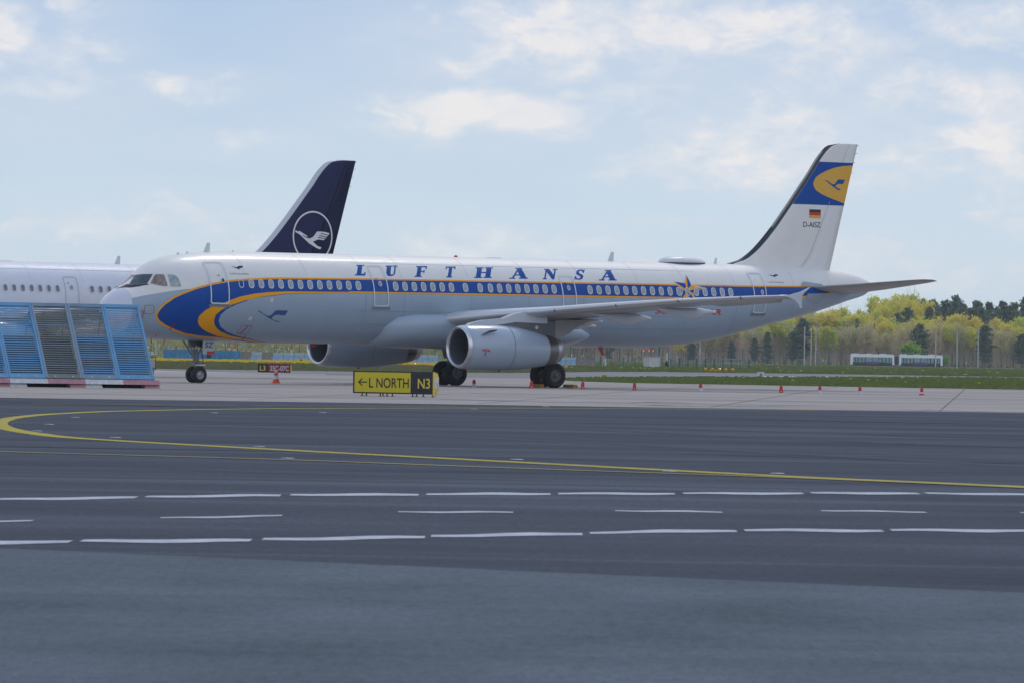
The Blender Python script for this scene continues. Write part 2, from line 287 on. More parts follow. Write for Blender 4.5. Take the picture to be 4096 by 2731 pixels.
# painted lines
def ribbon(name, pts, ws, m, z=.005, jitter=0., kind='structure'):
    pts = [Vector((x, y)) for x, y in pts]; vs = []
    for i, p in enumerate(pts):
        d = (pts[min(i + 1, len(pts) - 1)] - pts[max(i - 1, 0)]).normalized(); nn = Vector((-d.y, d.x)); w = (ws[i] if isinstance(ws, list) else ws) / 2
        a, b = w * (1 + jitter * (random.random() - .5)), w * (1 + jitter * (random.random() - .5))
        vs += [(p.x + nn.x * a, p.y + nn.y * a, z), (p.x - nn.x * b, p.y - nn.y * b, z)]
    mb = MB(); mb.add(vs, [(2 * i, 2 * i + 1, 2 * i + 3, 2 * i + 2) for i in range(len(pts) - 1)]); o = mb.build(name, m); o['kind'] = kind; return o
def smooth(pts, k=8):
    out = []; n = len(pts)
    for i in range(n - 1):
        p0, p1, p2, p3 = [Vector(pts[min(max(i + j, 0), n - 1)]) for j in (-1, 0, 1, 2)]
        for q in range(k):
            t = q / k; out.append(.5 * ((2 * p1) + (p2 - p0) * t + (2 * p0 - 5 * p1 + 4 * p2 - p3) * t * t + (3 * p1 - p0 - 3 * p2 + p3) * t ** 3))
    out.append(Vector(pts[-1])); return [tuple(p) for p in out]
m_yel = mat('yellow_line_paint', (.30, .25, .05), .8, spec=.15, col2=(.56, .46, .05), nscale=2.2)
m_wht = mat('white_line_paint', (.34, .37, .42), .8, spec=.15, col2=(.64, .67, .73), nscale=3.5)
m_ydull = mat('worn_yellow_paint', (.33, .28, .07), .8, noise_amt=.25, nscale=.6)
yc = smooth([(9.4, 65.2), (6.2, 70.4), (3.5, 74.3), (0.0, 81.1), (-3.8, 88.5), (-7.0, 95.4), (-8.2, 100.1), (-9.2, 105.9), (-9.9, 112.3), (-10.3, 118.5), (-10.4, 124.0), (-10.15, 130.3), (-9.1, 138.6), (-6.4, 148.8), (-2.1, 158.2), (2.9, 166.0), (9, 171)])
wy = [.50 - .16 * math.exp(-((y - 118) / 22.) ** 2) for x, y in yc]
ribbon('yellow_taxi_line', yc, wy, m_yel, jitter=.1)
ribbon('yellow_lead_line', smooth([(-12, 86.5), (-7.2, 82.3), (-3.4, 80.0), (0.0, 76.5), (3.5, 73.3), (6.2, 69.6), (9.4, 64.0)]), .26, m_ydull, z=.009, jitter=.2)
ribbon('yellow_edge_line', [(-12.5, 152.1), (-7.4, 157.2)], .30, m_ydull); ribbon('yellow_edge_line', [(-7.0, 157.7), (-1.5, 162.5)], .3, m_ydull)
ribbon('yellow_edge_line', [(3.5, 169.3), (7.1, 170.6), (12, 172.4)], .30, m_ydull)
def P2(c, x):  # point on a polyline at x
    for a, b in zip(c[:-1], c[1:]):
        if a[0] <= x <= b[0]: return lin(a, b, x)
    return lin(c[-2], c[-1], x) if x > c[-1][0] else lin(c[0], c[1], x)
def gx(x, Y): return (x - 1176) / 13334 * Y     # frame column (2352 px wide) at depth Y -> X
def dashes(curve, bounds, w):
    for i, (a, b) in enumerate(bounds):
        Ym = P2(curve, 0); pts = []
        for k in range(7):
            xx = a + (b - a) * k / 6; Y = Ym
            for _ in range(8): Y = P2(curve, gx(xx, Y))
            pts.append((gx(xx, Y), Y + (k / 6 - .5) * -.25 + .12 * math.sin(k * 1.3 + i)))
        # end cuts lie across the view of the road, edges slightly ragged
        ws_ = [w * q_ * (1 + .10 * (random.random() - .5)) for q_ in (.62, .78, .9, 1.05, 1.1, .9, .7)]; vs = []
        for (px_, py_), w_ in zip(pts, ws_): vs += [(px_, py_ + w_ * .74, .005), (px_, py_ - w_ * .74, .005)]
        mb = MB(); mb.add(vs, [(2 * i, 2 * i + 1, 2 * i + 3, 2 * i + 2) for i in range(len(pts) - 1)]); o = mb.build('white_dash', m_wht); o['kind'] = 'structure'
near = [(-6, 42.9), (-3.9, 44.4), (-2.0, 45.9), (0.0, 48.3), (1.8, 50.5), (4.6, 52.0), (6, 52.4)]
far = [(-7, 54), (-5.0, 56.7), (-2.6, 60.1), (0.0, 62.5), (4.1, 65.6), (5.9, 66.3), (9, 67)]
mid = [(-6, 48), (-4.4, 49.7), (-3.1, 51.3), (-2.0, 53.0), (-1.0, 54.6), (0.1, 55.4), (1.1, 56.3), (2.1, 56.7), (3.1, 57.6), (4.2, 57.9), (6, 58.4)]
dashes(near, [(-260, 170), (190, 585), (608, 984), (997, 1344), (1362, 1697), (1717, 2033), (2055, 2370), (2390, 2700)], .54)
dashes(far, [(-330, -20), (-2, 320), (338, 652), (672, 968), (985, 1270), (1288, 1555), (1575, 1850), (1870, 2115), (2135, 2380), (2400, 2650)], .66)
dashes(mid, [(-200, 82), (372, 655), (920, 1185), (1420, 1663), (1892, 2130), (2350, 2600)], .34)
m_seam = ground_mat('sealed_seam', (.058, .074, .100), (.070, .088, .116), (.060, .078, .104), .3, .1, .9, .1, .2, .3)
ribbon('asphalt_seam', smooth([(-10, 112), (-5.7, 112.5), (0.0, 102.6), (4.2, 93.0), (7.4, 84.1), (10, 76)]), .75, m_seam, z=.003, jitter=.1)
ribbon('asphalt_seam', smooth([(-6, 119), (0.0, 119.4), (5.8, 108.0), (7, 105)]), .7, m_seam, z=.003, jitter=.1)
ribbon('asphalt_seam', smooth([(-12, 136), (0, 134), (12, 136)]), .6, m_seam, z=.003)
m_joint = mat('joint_bitumen', (.10, .095, .10), .9, noise_amt=.3, nscale=.5)
for k, (y0, y1) in enumerate([(186, 189), (206, 210), (228, 233), (251, 256), (276, 282), (303, 309)]): ribbon('apron_joint', [(-60, y0), (60, y1)], .22, m_joint, z=-.004, jitter=.4)
for k in range(-3, 9):
    ribbon('apron_joint', [(k * 7 - 22, 176), (k * 7 - 10, 320)], .05, m_joint, z=-.0015)
m_scuff = mat('pale_scuff', (.46, .45, .48), .85, noise_amt=.2, nscale=.4)
for (x, y, l) in [(-9.5, 203, 3.2), (-4, 214, 4), (-1, 190, 2.6), (2, 187, 5), (5, 192, 2), (7.6, 183, 2.6), (-8, 186, 2.4), (0, 221, 5), (9, 190, 3), (13, 180, 2.2), (-12, 229, 3), (5, 180, 2), (15, 178, 3)]:
    pts = [(x + l * (t / 5 - .5), y + .8 * math.sin(t * 1.7 + x)) for t in range(6)]
    ribbon('apron_scuff', pts, [.2, .9, 1.3, 1.0, .8, .15], m_scuff, z=.0015, jitter=.7)

m_mark = ground_mat('tyre_mark', (.026, .030, .044), (.036, .042, .060), (.045, .052, .07), .5, .5, .95, .06, .4, .3)
for k in range(22):
    y = 70 + 95 * random.random() ** .8; x = random.uniform(-8, 8) * y / 80; L_ = random.uniform(4, 16); sl_ = random.uniform(-1.3, .2)
    ribbon('tyre_mark', [(x + L_ * (t / 5 - .5), y + sl_ * L_ * (t / 5 - .5) + .3 * math.sin(t + k)) for t in range(6)], [.05, .22, .3, .3, .2, .05], m_mark if k % 3 else m_seam, z=.0015 + .00005 * k, jitter=.3)
for (x, y) in [(-9.3, 124), (-8.9, 112), (-8.4, 103), (-6.6, 97), (-3.9, 90.2), (-3.1, 80.9), (.1, 82.9), (2.1, 76.2), (3.5, 75.9), (-7, 137), (-4.6, 142), (-1, 157), (1, 168), (8, 173.2)]:
    mb = MB(); mb.lathe([(0, .10), (.008, .085), (.012, .0)], 14, axis='z', org=(x, y, .004)); o = mb.build('pavement_light', mat('light_rim', (.22, .26, .31), .5)); tag(o, 'small pale inset light fitting set flush in the dark asphalt along the yellow line', 'pavement light', 'inset lights along the yellow line')
PAINT = {   # outlines of the painted marks as (station from the nose, height)
    'letters': [[[(12.495,4.937),(13.079,4.947),(13.179,5.103),(13.109,5.102),(13.057,5.024),(12.881,5.021),(13.159,5.383),(13.277,5.385),(13.324,5.435),(12.864,5.426),(12.817,5.376),(12.906,5.378),(12.612,4.987),(12.524,4.985)]],[[(14.5,5.426),(14.457,5.377),(14.527,5.378),(14.318,5.087),(14.318,4.992),(14.395,4.945),(14.567,4.948),(14.717,4.999),(14.828,5.097),(15.04,5.388),(15.138,5.39),(15.181,5.439),(14.903,5.434),(14.86,5.385),(14.957,5.387),(14.752,5.105),(14.667,5.031),(14.585,5.006),(14.543,5.029),(14.559,5.092),(14.769,5.383),(14.839,5.385),(14.882,5.433)]],[[(15.836,4.934),(16.245,4.942),(16.276,4.992),(16.197,4.991),(16.317,5.167),(16.462,5.169),(16.426,5.119),(16.479,5.12),(16.595,5.271),(16.541,5.27),(16.501,5.22),(16.355,5.217),(16.498,5.384),(16.731,5.388),(16.658,5.307),(16.731,5.309),(16.864,5.451),(16.224,5.438),(16.174,5.388),(16.268,5.389),(15.959,4.986),(15.867,4.985)]],[[(17.641,4.941),(17.98,4.947),(18.011,4.998),(17.938,4.997),(18.248,5.396),(18.368,5.398),(18.302,5.326),(18.37,5.327),(18.499,5.461),(17.928,5.45),(17.802,5.316),(17.87,5.318),(17.935,5.39),(18.055,5.392),(17.746,4.993),(17.673,4.992)]],[[(19.236,4.949),(19.7,4.957),(19.732,5.006),(19.641,5.005),(19.763,5.178),(20.027,5.183),(19.903,5.01),(19.812,5.008),(19.781,4.958),(20.246,4.967),(20.278,5.017),(20.187,5.015),(20.509,5.413),(20.601,5.415),(20.653,5.465),(20.183,5.456),(20.131,5.406),(20.223,5.408),(20.07,5.238),(19.807,5.233),(19.958,5.403),(20.05,5.404),(20.101,5.455),(19.632,5.445),(19.582,5.395),(19.673,5.397),(19.358,5.0),(19.267,4.998)]],[[(21.268,4.948),(21.613,4.955),(21.636,5.005),(21.55,5.003),(21.686,5.105),(21.935,5.11),(21.96,5.011),(21.863,5.009),(21.84,4.959),(22.349,4.968),(22.372,5.018),(22.285,5.017),(22.256,5.415),(22.3,5.415),(22.343,5.466),(21.939,5.458),(21.896,5.408),(22.016,5.41),(21.442,5.001),(21.291,4.998)],[(21.746,5.156),(21.93,5.159),(21.954,5.299)]],[[(23.209,4.957),(23.445,4.961),(23.477,5.01),(23.406,5.008),(23.634,5.302),(23.759,4.967),(23.893,4.969),(24.252,5.411),(24.355,5.413),(24.407,5.462),(24.137,5.457),(24.085,5.408),(24.164,5.409),(23.953,5.173),(23.898,5.453),(23.612,5.447),(23.561,5.398),(23.64,5.399),(23.32,5.007),(23.241,5.005)]],[[(25.068,4.974),(25.112,4.975),(25.16,5.013),(25.233,4.977),(25.425,4.98),(25.591,5.04),(25.676,5.127),(25.699,5.203),(25.536,5.286),(25.556,5.343),(25.637,5.392),(25.724,5.403),(25.784,5.376),(25.754,5.299),(25.81,5.3),(26.02,5.466),(25.97,5.465),(25.916,5.435),(25.864,5.463),(25.67,5.459),(25.501,5.409),(25.374,5.311),(25.342,5.225),(25.504,5.143),(25.493,5.086),(25.415,5.037),(25.32,5.026),(25.248,5.062),(25.258,5.148),(25.203,5.147)]],[[(26.521,4.962),(26.861,4.968),(26.884,5.017),(26.799,5.016),(26.935,5.115),(27.181,5.12),(27.203,5.023),(27.108,5.021),(27.084,4.972),(27.585,4.981),(27.609,5.03),(27.524,5.029),(27.504,5.418),(27.547,5.419),(27.591,5.469),(27.193,5.461),(27.149,5.411),(27.267,5.414),(26.692,5.014),(26.543,5.011)],[(26.995,5.165),(27.177,5.168),(27.204,5.305)]]],
    'cockpit': [[(1.271,4.353),(1.716,4.759),(1.813,4.786),(1.949,4.797),(2.111,4.8),(1.927,4.577),(1.747,4.371),(1.474,4.328),(1.282,4.303)],[(2.178,4.784),(2.338,4.804),(2.497,4.799),(2.497,4.545),(2.51,4.291),(2.349,4.28),(2.112,4.326),(1.88,4.386),(2.043,4.621)],[(2.636,4.788),(2.765,4.799),(2.921,4.781),(3.035,4.681),(3.073,4.555),(3.096,4.28),(2.878,4.268),(2.646,4.281),(2.627,4.547)]],
    'antiglare': [(0.725,4.132),(0.96,4.255),(1.226,4.344),(1.26,4.345),(1.279,4.299),(1.472,4.323),(1.745,4.366),(1.824,4.38),(1.792,4.333),(1.435,4.251),(1.119,4.19)],
    'band': [(8.537,4.024),(7.34,3.893),(6.571,3.766),(5.829,3.52),(5.363,3.3),(5.123,3.062),(5.116,2.806),(5.345,2.553),(5.793,2.345),(6.455,2.181),(7.403,2.041),(8.362,1.943)],
    'r0': [(8.66,4.784),(7.715,4.763),(6.665,4.705),(5.627,4.622),(4.602,4.455),(3.862,4.273),(3.156,4.028),(2.708,3.83),(2.285,3.527),(2.09,3.291),(1.994,3.121),(1.975,2.972),(2.049,2.825),(2.175,2.7),(2.523,2.514),(3.115,2.309),(3.732,2.155),(4.598,2.049),(5.968,1.98),(7.662,1.912)],
    'r2': [(8.543,4.153),(7.603,4.103),(6.823,4.026),(6.054,3.885),(5.554,3.728),(5.167,3.573),(4.593,3.416),(4.285,3.241),(4.057,3.004),(4.046,2.791),(4.199,2.602),(4.471,2.435),(4.812,2.311),(5.473,2.147),(6.394,2.029),(7.304,1.952)],
    'r3': [(8.538,4.046),(7.339,3.915),(6.317,3.719),(5.579,3.495),(5.117,3.275),(4.874,3.059),(4.877,2.803),(5.031,2.592),(5.263,2.445),(5.559,2.32),(6.225,2.157),(7.15,2.038),(8.362,1.943)],
    'bellybird': [(7.02,3.286),(7.184,3.262),(7.408,3.135),(7.688,3.05),(7.858,3.115),(7.975,3.274),(8.093,3.312),(8.681,3.31),(8.582,3.084),(8.21,3.11),(8.025,3.091),(7.879,2.958),(8.072,2.872),(8.394,2.818),(8.379,2.781),(8.121,2.83),(7.752,2.956),(7.415,3.109),(7.129,3.23)],
    'star': [(31.94,5.313),(31.99,4.855),(32.627,4.706),(31.981,4.469),(32.077,4.128),(31.645,4.298),(31.186,4.114),(31.418,4.586),(31.039,4.982),(31.642,4.921),(31.685,4.574)],
    'smallbird1': [(5.867,5.236),(6.166,5.186),(6.28,5.253),(6.537,5.258),(6.452,5.179),(6.24,5.132),(6.287,5.073),(6.159,5.122)],
    'smallbird4': [(37.16,5.434),(37.477,5.403),(37.621,5.461),(37.805,5.455),(37.718,5.389),(37.543,5.368),(37.535,5.313),(37.409,5.356)],
    'finbird': [(41.44,10.116),(41.673,10.079),(42.026,9.911),(42.177,9.915),(42.314,10.052),(42.428,10.162),(42.884,10.157),(42.817,10.022),(42.725,9.93),(42.433,9.949),(42.202,9.827),(42.379,9.743),(42.579,9.686),(42.557,9.614),(42.322,9.679),(42.028,9.822),(41.674,10.016)],
    'yellow': [(43.279,10.855),(42.706,10.811),(42.125,10.714),(41.605,10.547),(41.202,10.376),(40.916,10.19),(40.771,9.92),(40.833,9.727),(40.987,9.571),(41.339,9.403),(41.807,9.265),(42.275,9.144),(42.803,9.024)],
}
# ---------------------------------------------------------------- airliner
def pchip(xs, ys):
    xs = np.array(xs, float); ys = np.array(ys, float); h = np.diff(xs); d = np.diff(ys) / h; m = np.zeros(len(xs)); m[0] = d[0]; m[-1] = d[-1]
    for i in range(1, len(xs) - 1):
        if d[i - 1] * d[i] > 0:
            w1 = 2 * h[i] + h[i - 1]; w2 = h[i] + 2 * h[i - 1]; m[i] = (w1 + w2) / (w1 / d[i - 1] + w2 / d[i])
    X, Y, H, M_ = xs.tolist(), ys.tolist(), h.tolist(), m.tolist()
    import bisect
    def f(x):
        i = min(max(bisect.bisect_left(X, x) - 1, 0), len(H) - 1); t = (min(max(x, X[0]), X[-1]) - X[i]) / H[i]
        return (1 + 2 * t) * (1 - t) ** 2 * Y[i] + t * (1 - t) ** 2 * H[i] * M_[i] + t * t * (3 - 2 * t) * Y[i + 1] + t * t * (t - 1) * H[i] * M_[i + 1]
    return f
def sq(L): return [math.sqrt(a) for a, b in L], [b for a, b in L]
TOP = pchip(*sq([(0,3.33),(.03,3.47),(.1,3.62),(.3,3.83),(.73,4.13),(1.2,4.33),(1.35,4.45),(1.73,4.76),(2.23,5.20),(2.84,5.50),(3.55,5.67),(4.32,5.77),(5.29,5.86),(6.84,5.91),(8,5.92),(37,5.92),(40,5.87),(42.06,5.73),(43.28,5.58),(43.89,5.45),(44.51,5.22)]))
BOT = pchip(*sq([(0,3.25),(.03,3.1),(.1,2.94),(.3,2.68),(.8,2.34),(1.5,2.1),(2.5,1.97),(4,1.9),(6,1.87),(8.5,1.86),(29,1.86),(30.5,1.89),(31.92,1.96),(33.35,2.1),(34.78,2.33),(36.58,2.71),(38.39,3.11),(40.22,3.5),(41.69,3.87),(43.02,4.25),(44.28,4.6),(44.51,4.75)]))
HW = pchip(*sq([(0,.02),(.03,.2),(.1,.36),(.3,.62),(.8,.97),(1.25,1.14),(1.75,1.3),(2.2,1.47),(3,1.69),(4,1.85),(5,1.93),(6.5,1.97),(7.5,1.975),(31,1.975),(33,1.95),(35,1.87),(37,1.7),(39,1.42),(41,1.08),(43,.68),(44.1,.42),(44.51,.26)]))
ZC = pchip(*sq([(0,3.29),(.3,3.3),(1.2,3.36),(1.75,3.42),(2.2,3.53),(3,3.7),(4,3.82),(5,3.87),(7,3.89),(31,3.89),(34.78,4.1),(38.39,4.5),(41.69,4.8),(44.51,4.99)]))
def Sq(s, th):
    u = math.sqrt(max(s, 0)); zc = ZC(u); c = math.cos(th); h = (TOP(u) - zc) if c > 0 else (zc - BOT(u))
    return Vector((s, -HW(u) * math.sin(th), zc + h * c))
def SP(s, th, off=0., side=1):
    a = Sq(s, th)
    if off:
        e = 1e-3; n = (Sq(s, th + e) - Sq(s, th - e)).cross(Sq(s + e, th) - Sq(max(s - e, 0), th)).normalized()
        if n.dot(Vector((0, -math.sin(th), math.cos(th)))) < 0: n = -n
        a = a + n * off
    return Vector((a.x, a.y * side, a.z))
def theta(s, z):
    u = math.sqrt(max(s, 0)); zc = ZC(u); c = (z - zc) / ((TOP(u) - zc) if z > zc else (zc - BOT(u))); return math.acos(min(max(c, -1), 1))
def map_tris(name, v2, faces, fn, m, parent, grid=None):
    bm = bmesh.new(); vs = [bm.verts.new((a, b, 0)) for a, b in v2]
    for f in faces:
        try: bm.faces.new([vs[i] for i in f])
        except Exception: pass
    if grid:
        (sx0, dx), (sy0, dy) = grid
        for ax, d in ((0, dx), (1, dy)):
            if not d: continue
            lo = min(p[ax] for p in v2); hi = max(p[ax] for p in v2); k = math.floor(lo / d) + 1
            while k * d < hi:
                co = [0, 0, 0]; co[ax] = k * d; no = [0, 0, 0]; no[ax] = 1
                bmesh.ops.bisect_plane(bm, geom=bm.verts[:] + bm.edges[:] + bm.faces[:], plane_co=co, plane_no=no, dist=1e-6); k += 1
    for q in bm.verts: q.co = fn(q.co.x, q.co.y)
    me = bpy.data.meshes.new(name); bm.to_mesh(me); bm.free(); me.materials.append(m)
    for p in me.polygons: p.use_smooth = True
    return link(name, me, parent)
def loops_tris(loops):
    L = [[Vector((a, b, 0)) for a, b in l] for l in loops]; return [p for l in loops for p in l], [tuple(t) for t in tessellate_polygon(L)]
def decal(name, loops, m, off, parent, side=1, dome=None, th=False):
    lp = [[(s, z if th else theta(s, z)) for s, z in l] for l in loops]; v, f = loops_tris(lp)
    ss = [p[0] for p in v]; dx = .25 if min(ss) < 8 or max(ss) > 30 else None
    return map_tris(name, v, f, lambda s, t: SP(s, t, off, side), m, parent, ((0, dx), (0, R(5))))
def text_decal(name, txt, s0, z0, w, h, m, off, parent, shear=0., bold=.01):
    v, f = text_tris(txt, w, h, bold); v = [(s0 + a + shear * b, theta(s0 + a, z0 + b)) for a, b in v]
    return map_tris(name, v, f, lambda s, t: SP(s, t, off), m, parent, ((0, None), (0, R(5))))
def inset(pts, d):
    P_ = [Vector(p) for p in pts]; out = []
    for i, p in enumerate(P_):
        t = (P_[min(i + 1, len(P_) - 1)] - P_[max(i - 1, 0)]).normalized(); out.append((p.x - t.y * d, p.y + t.x * d))
    return out
def rrect(s0, s1, z0, z1, r, shear=0., n=4):
    o = []
    for cx, cz, a0 in ((s1 - r, z1 - r, 0), (s0 + r, z1 - r, 90), (s0 + r, z0 + r, 180), (s1 - r, z0 + r, 270)):
        for k in range(n + 1):
            a = R(a0 + 90 * k / n); z = cz + r * math.sin(a); o.append((cx + r * math.cos(a) + shear * (z - z0), z))
    return o
# fin
FLE = pchip([5.5, 5.95, 6.1, 6.5, 6.9, 7.6, 8.65, 10.27, 11.63, 11.79, 11.86, 11.9], [34.9, 35.64, 36.22, 36.93, 37.42, 38.13, 39.05, 40.39, 41.54, 41.80, 42.1, 42.4])
def FTE(z): return 41.98 + (z - 5.6) * (43.7 - 41.98) / 6.3
def ahalf(c, hinge=.70):
    c = min(max(c, 0), 1)
    if c <= hinge: return .5 * .105 * 2 * (1.4845 * math.sqrt(c) - .63 * c - 1.758 * c * c + 1.4215 * c ** 3 - .5075 * c ** 4)
    return ahalf(hinge) * (1 - (c - hinge) / (1 - hinge)) + .002
def FP(s, z, off=0., side=1):
    a, b = FLE(z), FTE(z); c = (s - a) / (b - a); return Vector((s, -side * ((b - a) * ahalf(c) + off), z))
def fin_decal(name, loops, m, off, parent, side=1, g=(.2, .25)):
    v, f = loops_tris(loops); return map_tris(name, v, f, lambda s, z: FP(s, z, off, side), m, parent, ((0, g[0]), (0, g[1])))
def loft(mb, secs, mi=0, close=True, mif=None):
    n = len(secs[0]); vs = [p for s in secs for p in s]; b = len(mb.v); mb.v += [tuple(p) for p in vs]
    for i in range(len(secs) - 1):
        for k in range(n if close else n - 1):
            mb.f.append((b + i * n + k, b + i * n + (k + 1) % n, b + (i + 1) * n + (k + 1) % n, b + (i + 1) * n + k)); mb.m.append(mif(k) if mif else mi); mb.sm.append(True)
    for e in (0, len(secs) - 1):
        mb.f.append(tuple(b + e * n + k for k in range(n))); mb.m.append(mi); mb.sm.append(False)
def airfoil_pts(le, te, zle, zte, t, y, n=12, c0=0., c1=1., camber=.0):
    up, lo = [], []
    for k in range(n + 1):
        c = c0 + (c1 - c0) * (1 - math.cos(math.pi * k / n)) / 2
        s = le + (te - le) * c; z = zle + (zte - zle) * c + camber * (te - le) * 4 * c * (1 - c)
        h = (te - le) * t * 5 * (.2969 * math.sqrt(c) - .126 * c - .3516 * c * c + .2843 * c ** 3 - .1036 * c ** 4)
        up.append((s, y, z + h)); lo.append((s, y, z - h * .75))
    return up[::-1] + lo[1:]
P1 = lambda L, x: float(np.interp(x, [a for a, b in L], [b for a, b in L]))
W_LE = lambda l: 25.15 - .52 * (17 - l)
W_TE = lambda l: 23.95 + .02 * l if l < 6.4 else 24.08 + (l - 6.4) * .2095
W_Z = lambda l: P1([(0, 2.92), (2, 3.02), (4, 3.24), (5.75, 3.40), (8.5, 3.68), (12, 3.98), (14, 4.13), (17, 4.27)], l)
W_ZT = lambda l: W_Z(l) - P1([(0, .05), (2, .06), (6.4, .11), (17, .11)], l)
W_T = lambda l: P1([(0, .15), (6.4, .118), (17, .108)], l)

def build_airliner(retro, label, loc, yaw, pitch):
    root = empty('airliner', loc, 0, label, 'airliner', 'airliners parked on the apron'); root.rotation_euler = (0, pitch, yaw)
    white = mat('white_paint', (.82, .80, .76), .42, spec=.4, coat=.18, noise_amt=.03, nscale=1.3) if retro else mat('cool_white_paint', (.72, .74, .81), .48, spec=.3, coat=.05, noise_amt=.03, nscale=1.3)
    grey = mat('grey_paint', (.33, .42, .52), .32, spec=.5, coat=.25, noise_amt=.04, nscale=1.3) if retro else white
    blue = mat('blue_paint', (.002, .070, .34), .38, spec=.25); orange = mat('orange_paint', (.95, .40, .003), .4, spec=.3)
    navy = mat('navy_paint', (.010, .013, .072), .42, spec=.3, coat=0, noise_amt=.10, nscale=.7); black = mat('black_paint', (.02, .02, .028), .4)
    silver = mat('silver_trim', (.70, .72, .74), .4, metal=.1); metal = mat('bare_metal', (.56, .54, .50), .34, metal=.9, noise_amt=.08, nscale=3)
    dkmet = mat('dark_metal', (.10, .105, .12), .5, metal=.5, noise_amt=.15, nscale=3); wingm = mat('wing_grey', (.40, .41, .44), .42, coat=.2, noise_amt=.05, nscale=1.2)
    slatm = mat('slat_metal', (.66, .68, .70), .32, metal=.35); rubber = mat('tyre_rubber', (.022, .024, .028), .85, noise_amt=.2, nscale=6)
    glass = mat('cabin_glass', (.045, .055, .065), .12, spec=.7); red = mat('red_paint', (.55, .035, .03), .45); hubm = mat('wheel_hub', (.42, .43, .45), .5, metal=.4, noise_amt=.25, nscale=14)
    fair = mat('light_grey_paint', (.37, .455, .55), .28, coat=.4) if retro else white
    # fuselage: rings; a vertex row follows the colour boundary
    def zb(s): return P1([(0, 3.55), (.92, 3.72), (1.43, 3.84), (1.91, 3.94), (2.5, 4.05), (3.17, 4.155), (5, 4.3), (8, 4.45), (38, 4.6), (42, 4.78), (44.51, 4.95)], s)
    def skin(name, ss, mats, cap=None):
        nu, nl = 14, 18; rows = []
        for s in ss:
            tb = theta(s, zb(s)); ths = [tb * k / nu for k in range(nu)] + [tb + (math.pi - tb) * k / nl for k in range(nl + 1)]
            ring = [SP(s, t) for t in ths] + [SP(s, t, 0, -1) for t in ths[::-1][1:-1]]; rows.append(ring)
        mb = MB(); n = len(rows[0])
        for r_ in rows: mb.v += [tuple(p) for p in r_]
        for i in range(len(rows) - 1):
            for k in range(n):
                mb.f.append((i * n + k, i * n + (k + 1) % n, (i + 1) * n + (k + 1) % n, (i + 1) * n + k)); mb.sm.append(True)
                mb.m.append(0 if (k < nu or k >= n - nu) else 1)
        if cap == 'nose': mb.f.append(tuple(range(n))); mb.m.append(0); mb.sm.append(True)
        if cap == 'tail': mb.f.append(tuple((len(rows) - 1) * n + k for k in range(n))); mb.m.append(2); mb.sm.append(False)
        return mb.build(name, mats, root)
    radm = mat('radome_paint', (.66, .68, .78), .35, coat=.3)
    skin('radome', [.95 * (k / 14) ** 2 for k in range(15)], [radm, radm], 'nose')
    skin('fuselage', [.955 + (8 - .955) * k / 46 for k in range(47)] + [8 + k for k in range(1, 21)] + [28 + 16.51 * k / 46 for k in range(1, 47)], [white, grey, dkmet], 'tail')
    # belly fairing
    mb = MB(); secs = []
    for s, hw, zt, zbm in [(14.1, .5, 3.0, 1.90), (14.3, 1.55, 3.2, 1.84), (14.9, 2.02, 3.40, 1.78), (15.8, 2.13, 3.52, 1.73), (17.2, 2.16, 3.56, 1.68), (20, 2.16, 3.56, 1.66), (23, 2.16, 3.5, 1.68), (24.4, 2.13, 3.3, 1.76), (25.2, 2.05, 3.0, 1.9), (25.9, 1.8, 2.6, 2.1), (26.4, 1.2, 2.4, 2.2)]:
        zc = (zt + zbm) / 2 + .1; secs.append([(s, hw * (abs(math.sin(t)) ** .75) * (1 if math.sin(t) > 0 else -1), zc + (zt - zc if math.cos(t) > 0 else zc - zbm) * (abs(math.cos(t)) ** .8) * (1 if math.cos(t) > 0 else -1)) for t in [2 * math.pi * k / 40 for k in range(40)]])
    loft(mb, secs); mb.build('belly_fairing', fair, root)
    # livery
    if retro:
        P_ = PAINT
        def region(c, lo_end, s_up, name, m, off, side):
            up = [(s, theta(s, z)) for s, z in c]; s_e = lo_end
            loop = [(12.0, theta(12., s_up))] + up + [(s_e, math.pi), (12.0, math.pi)]
            decal(name, [loop], m, off, root, side, th=True)
        for side in (1, -1):
            r0 = P_['r0']; r1 = inset(r0, .085); r1 = [(s, z) for s, z in r1]
            region(r0, 9.6, 4.81, 'orange_stripe', orange, .004, side); region(r1[:-1], 8.6, 4.745, 'blue_stripe', blue, .008, side)
            region(P_['r2'], 9.2, 4.185, 'orange_stripe', orange, .012, side); region(P_['r3'][:-1], 9.4, 4.145, 'blue_stripe', blue, .016, side)
            region(P_['band'][:-1], 9.6, 4.14, 'belly_panel', grey, .020, side)
            st = [12, 16.3, 20, 24, 27.15, 30, 32, 34, 35.8, 37, 38, 39.1, 40, 41, 42.3]
            zt = lambda s: P1([(12, 4.81), (16.3, 4.83), (27.15, 4.865), (35.8, 4.89), (39.1, 4.935), (42.3, 4.98)], s)
            zl = lambda s: P1([(12, 4.14), (16.3, 4.15), (27, 4.175), (35.8, 4.215), (37.6, 4.24), (39.2, 4.37), (41, 4.54), (42.3, 4.72)], s)
            wd_ = .065
            decal('orange_stripe', [[(s, zt(s)) for s in st] + [(s, zt(s) - wd_) for s in st[::-1]]], orange, .010, root, side)
            decal('blue_stripe', [[(s, zt(s) - wd_) for s in st] + [(s, zl(s) + .075) for s in st[::-1]]], blue, .010, root, side)
            decal('orange_stripe', [[(s, zl(s) + .075) for s in st] + [(s, zl(s)) for s in st[::-1]]], orange, .010, root, side)
        for g in P_['letters']: decal('letter', g, blue, .006, root)
        decal('bird_emblem', [P_['bellybird']], mat('faded_blue', (.03, .085, .26), .3), .026, root)
        wkl = mat('emblem_white', (.78, .78, .78), .4)
        s_ = P_['star']; cx, cz = s_[10]
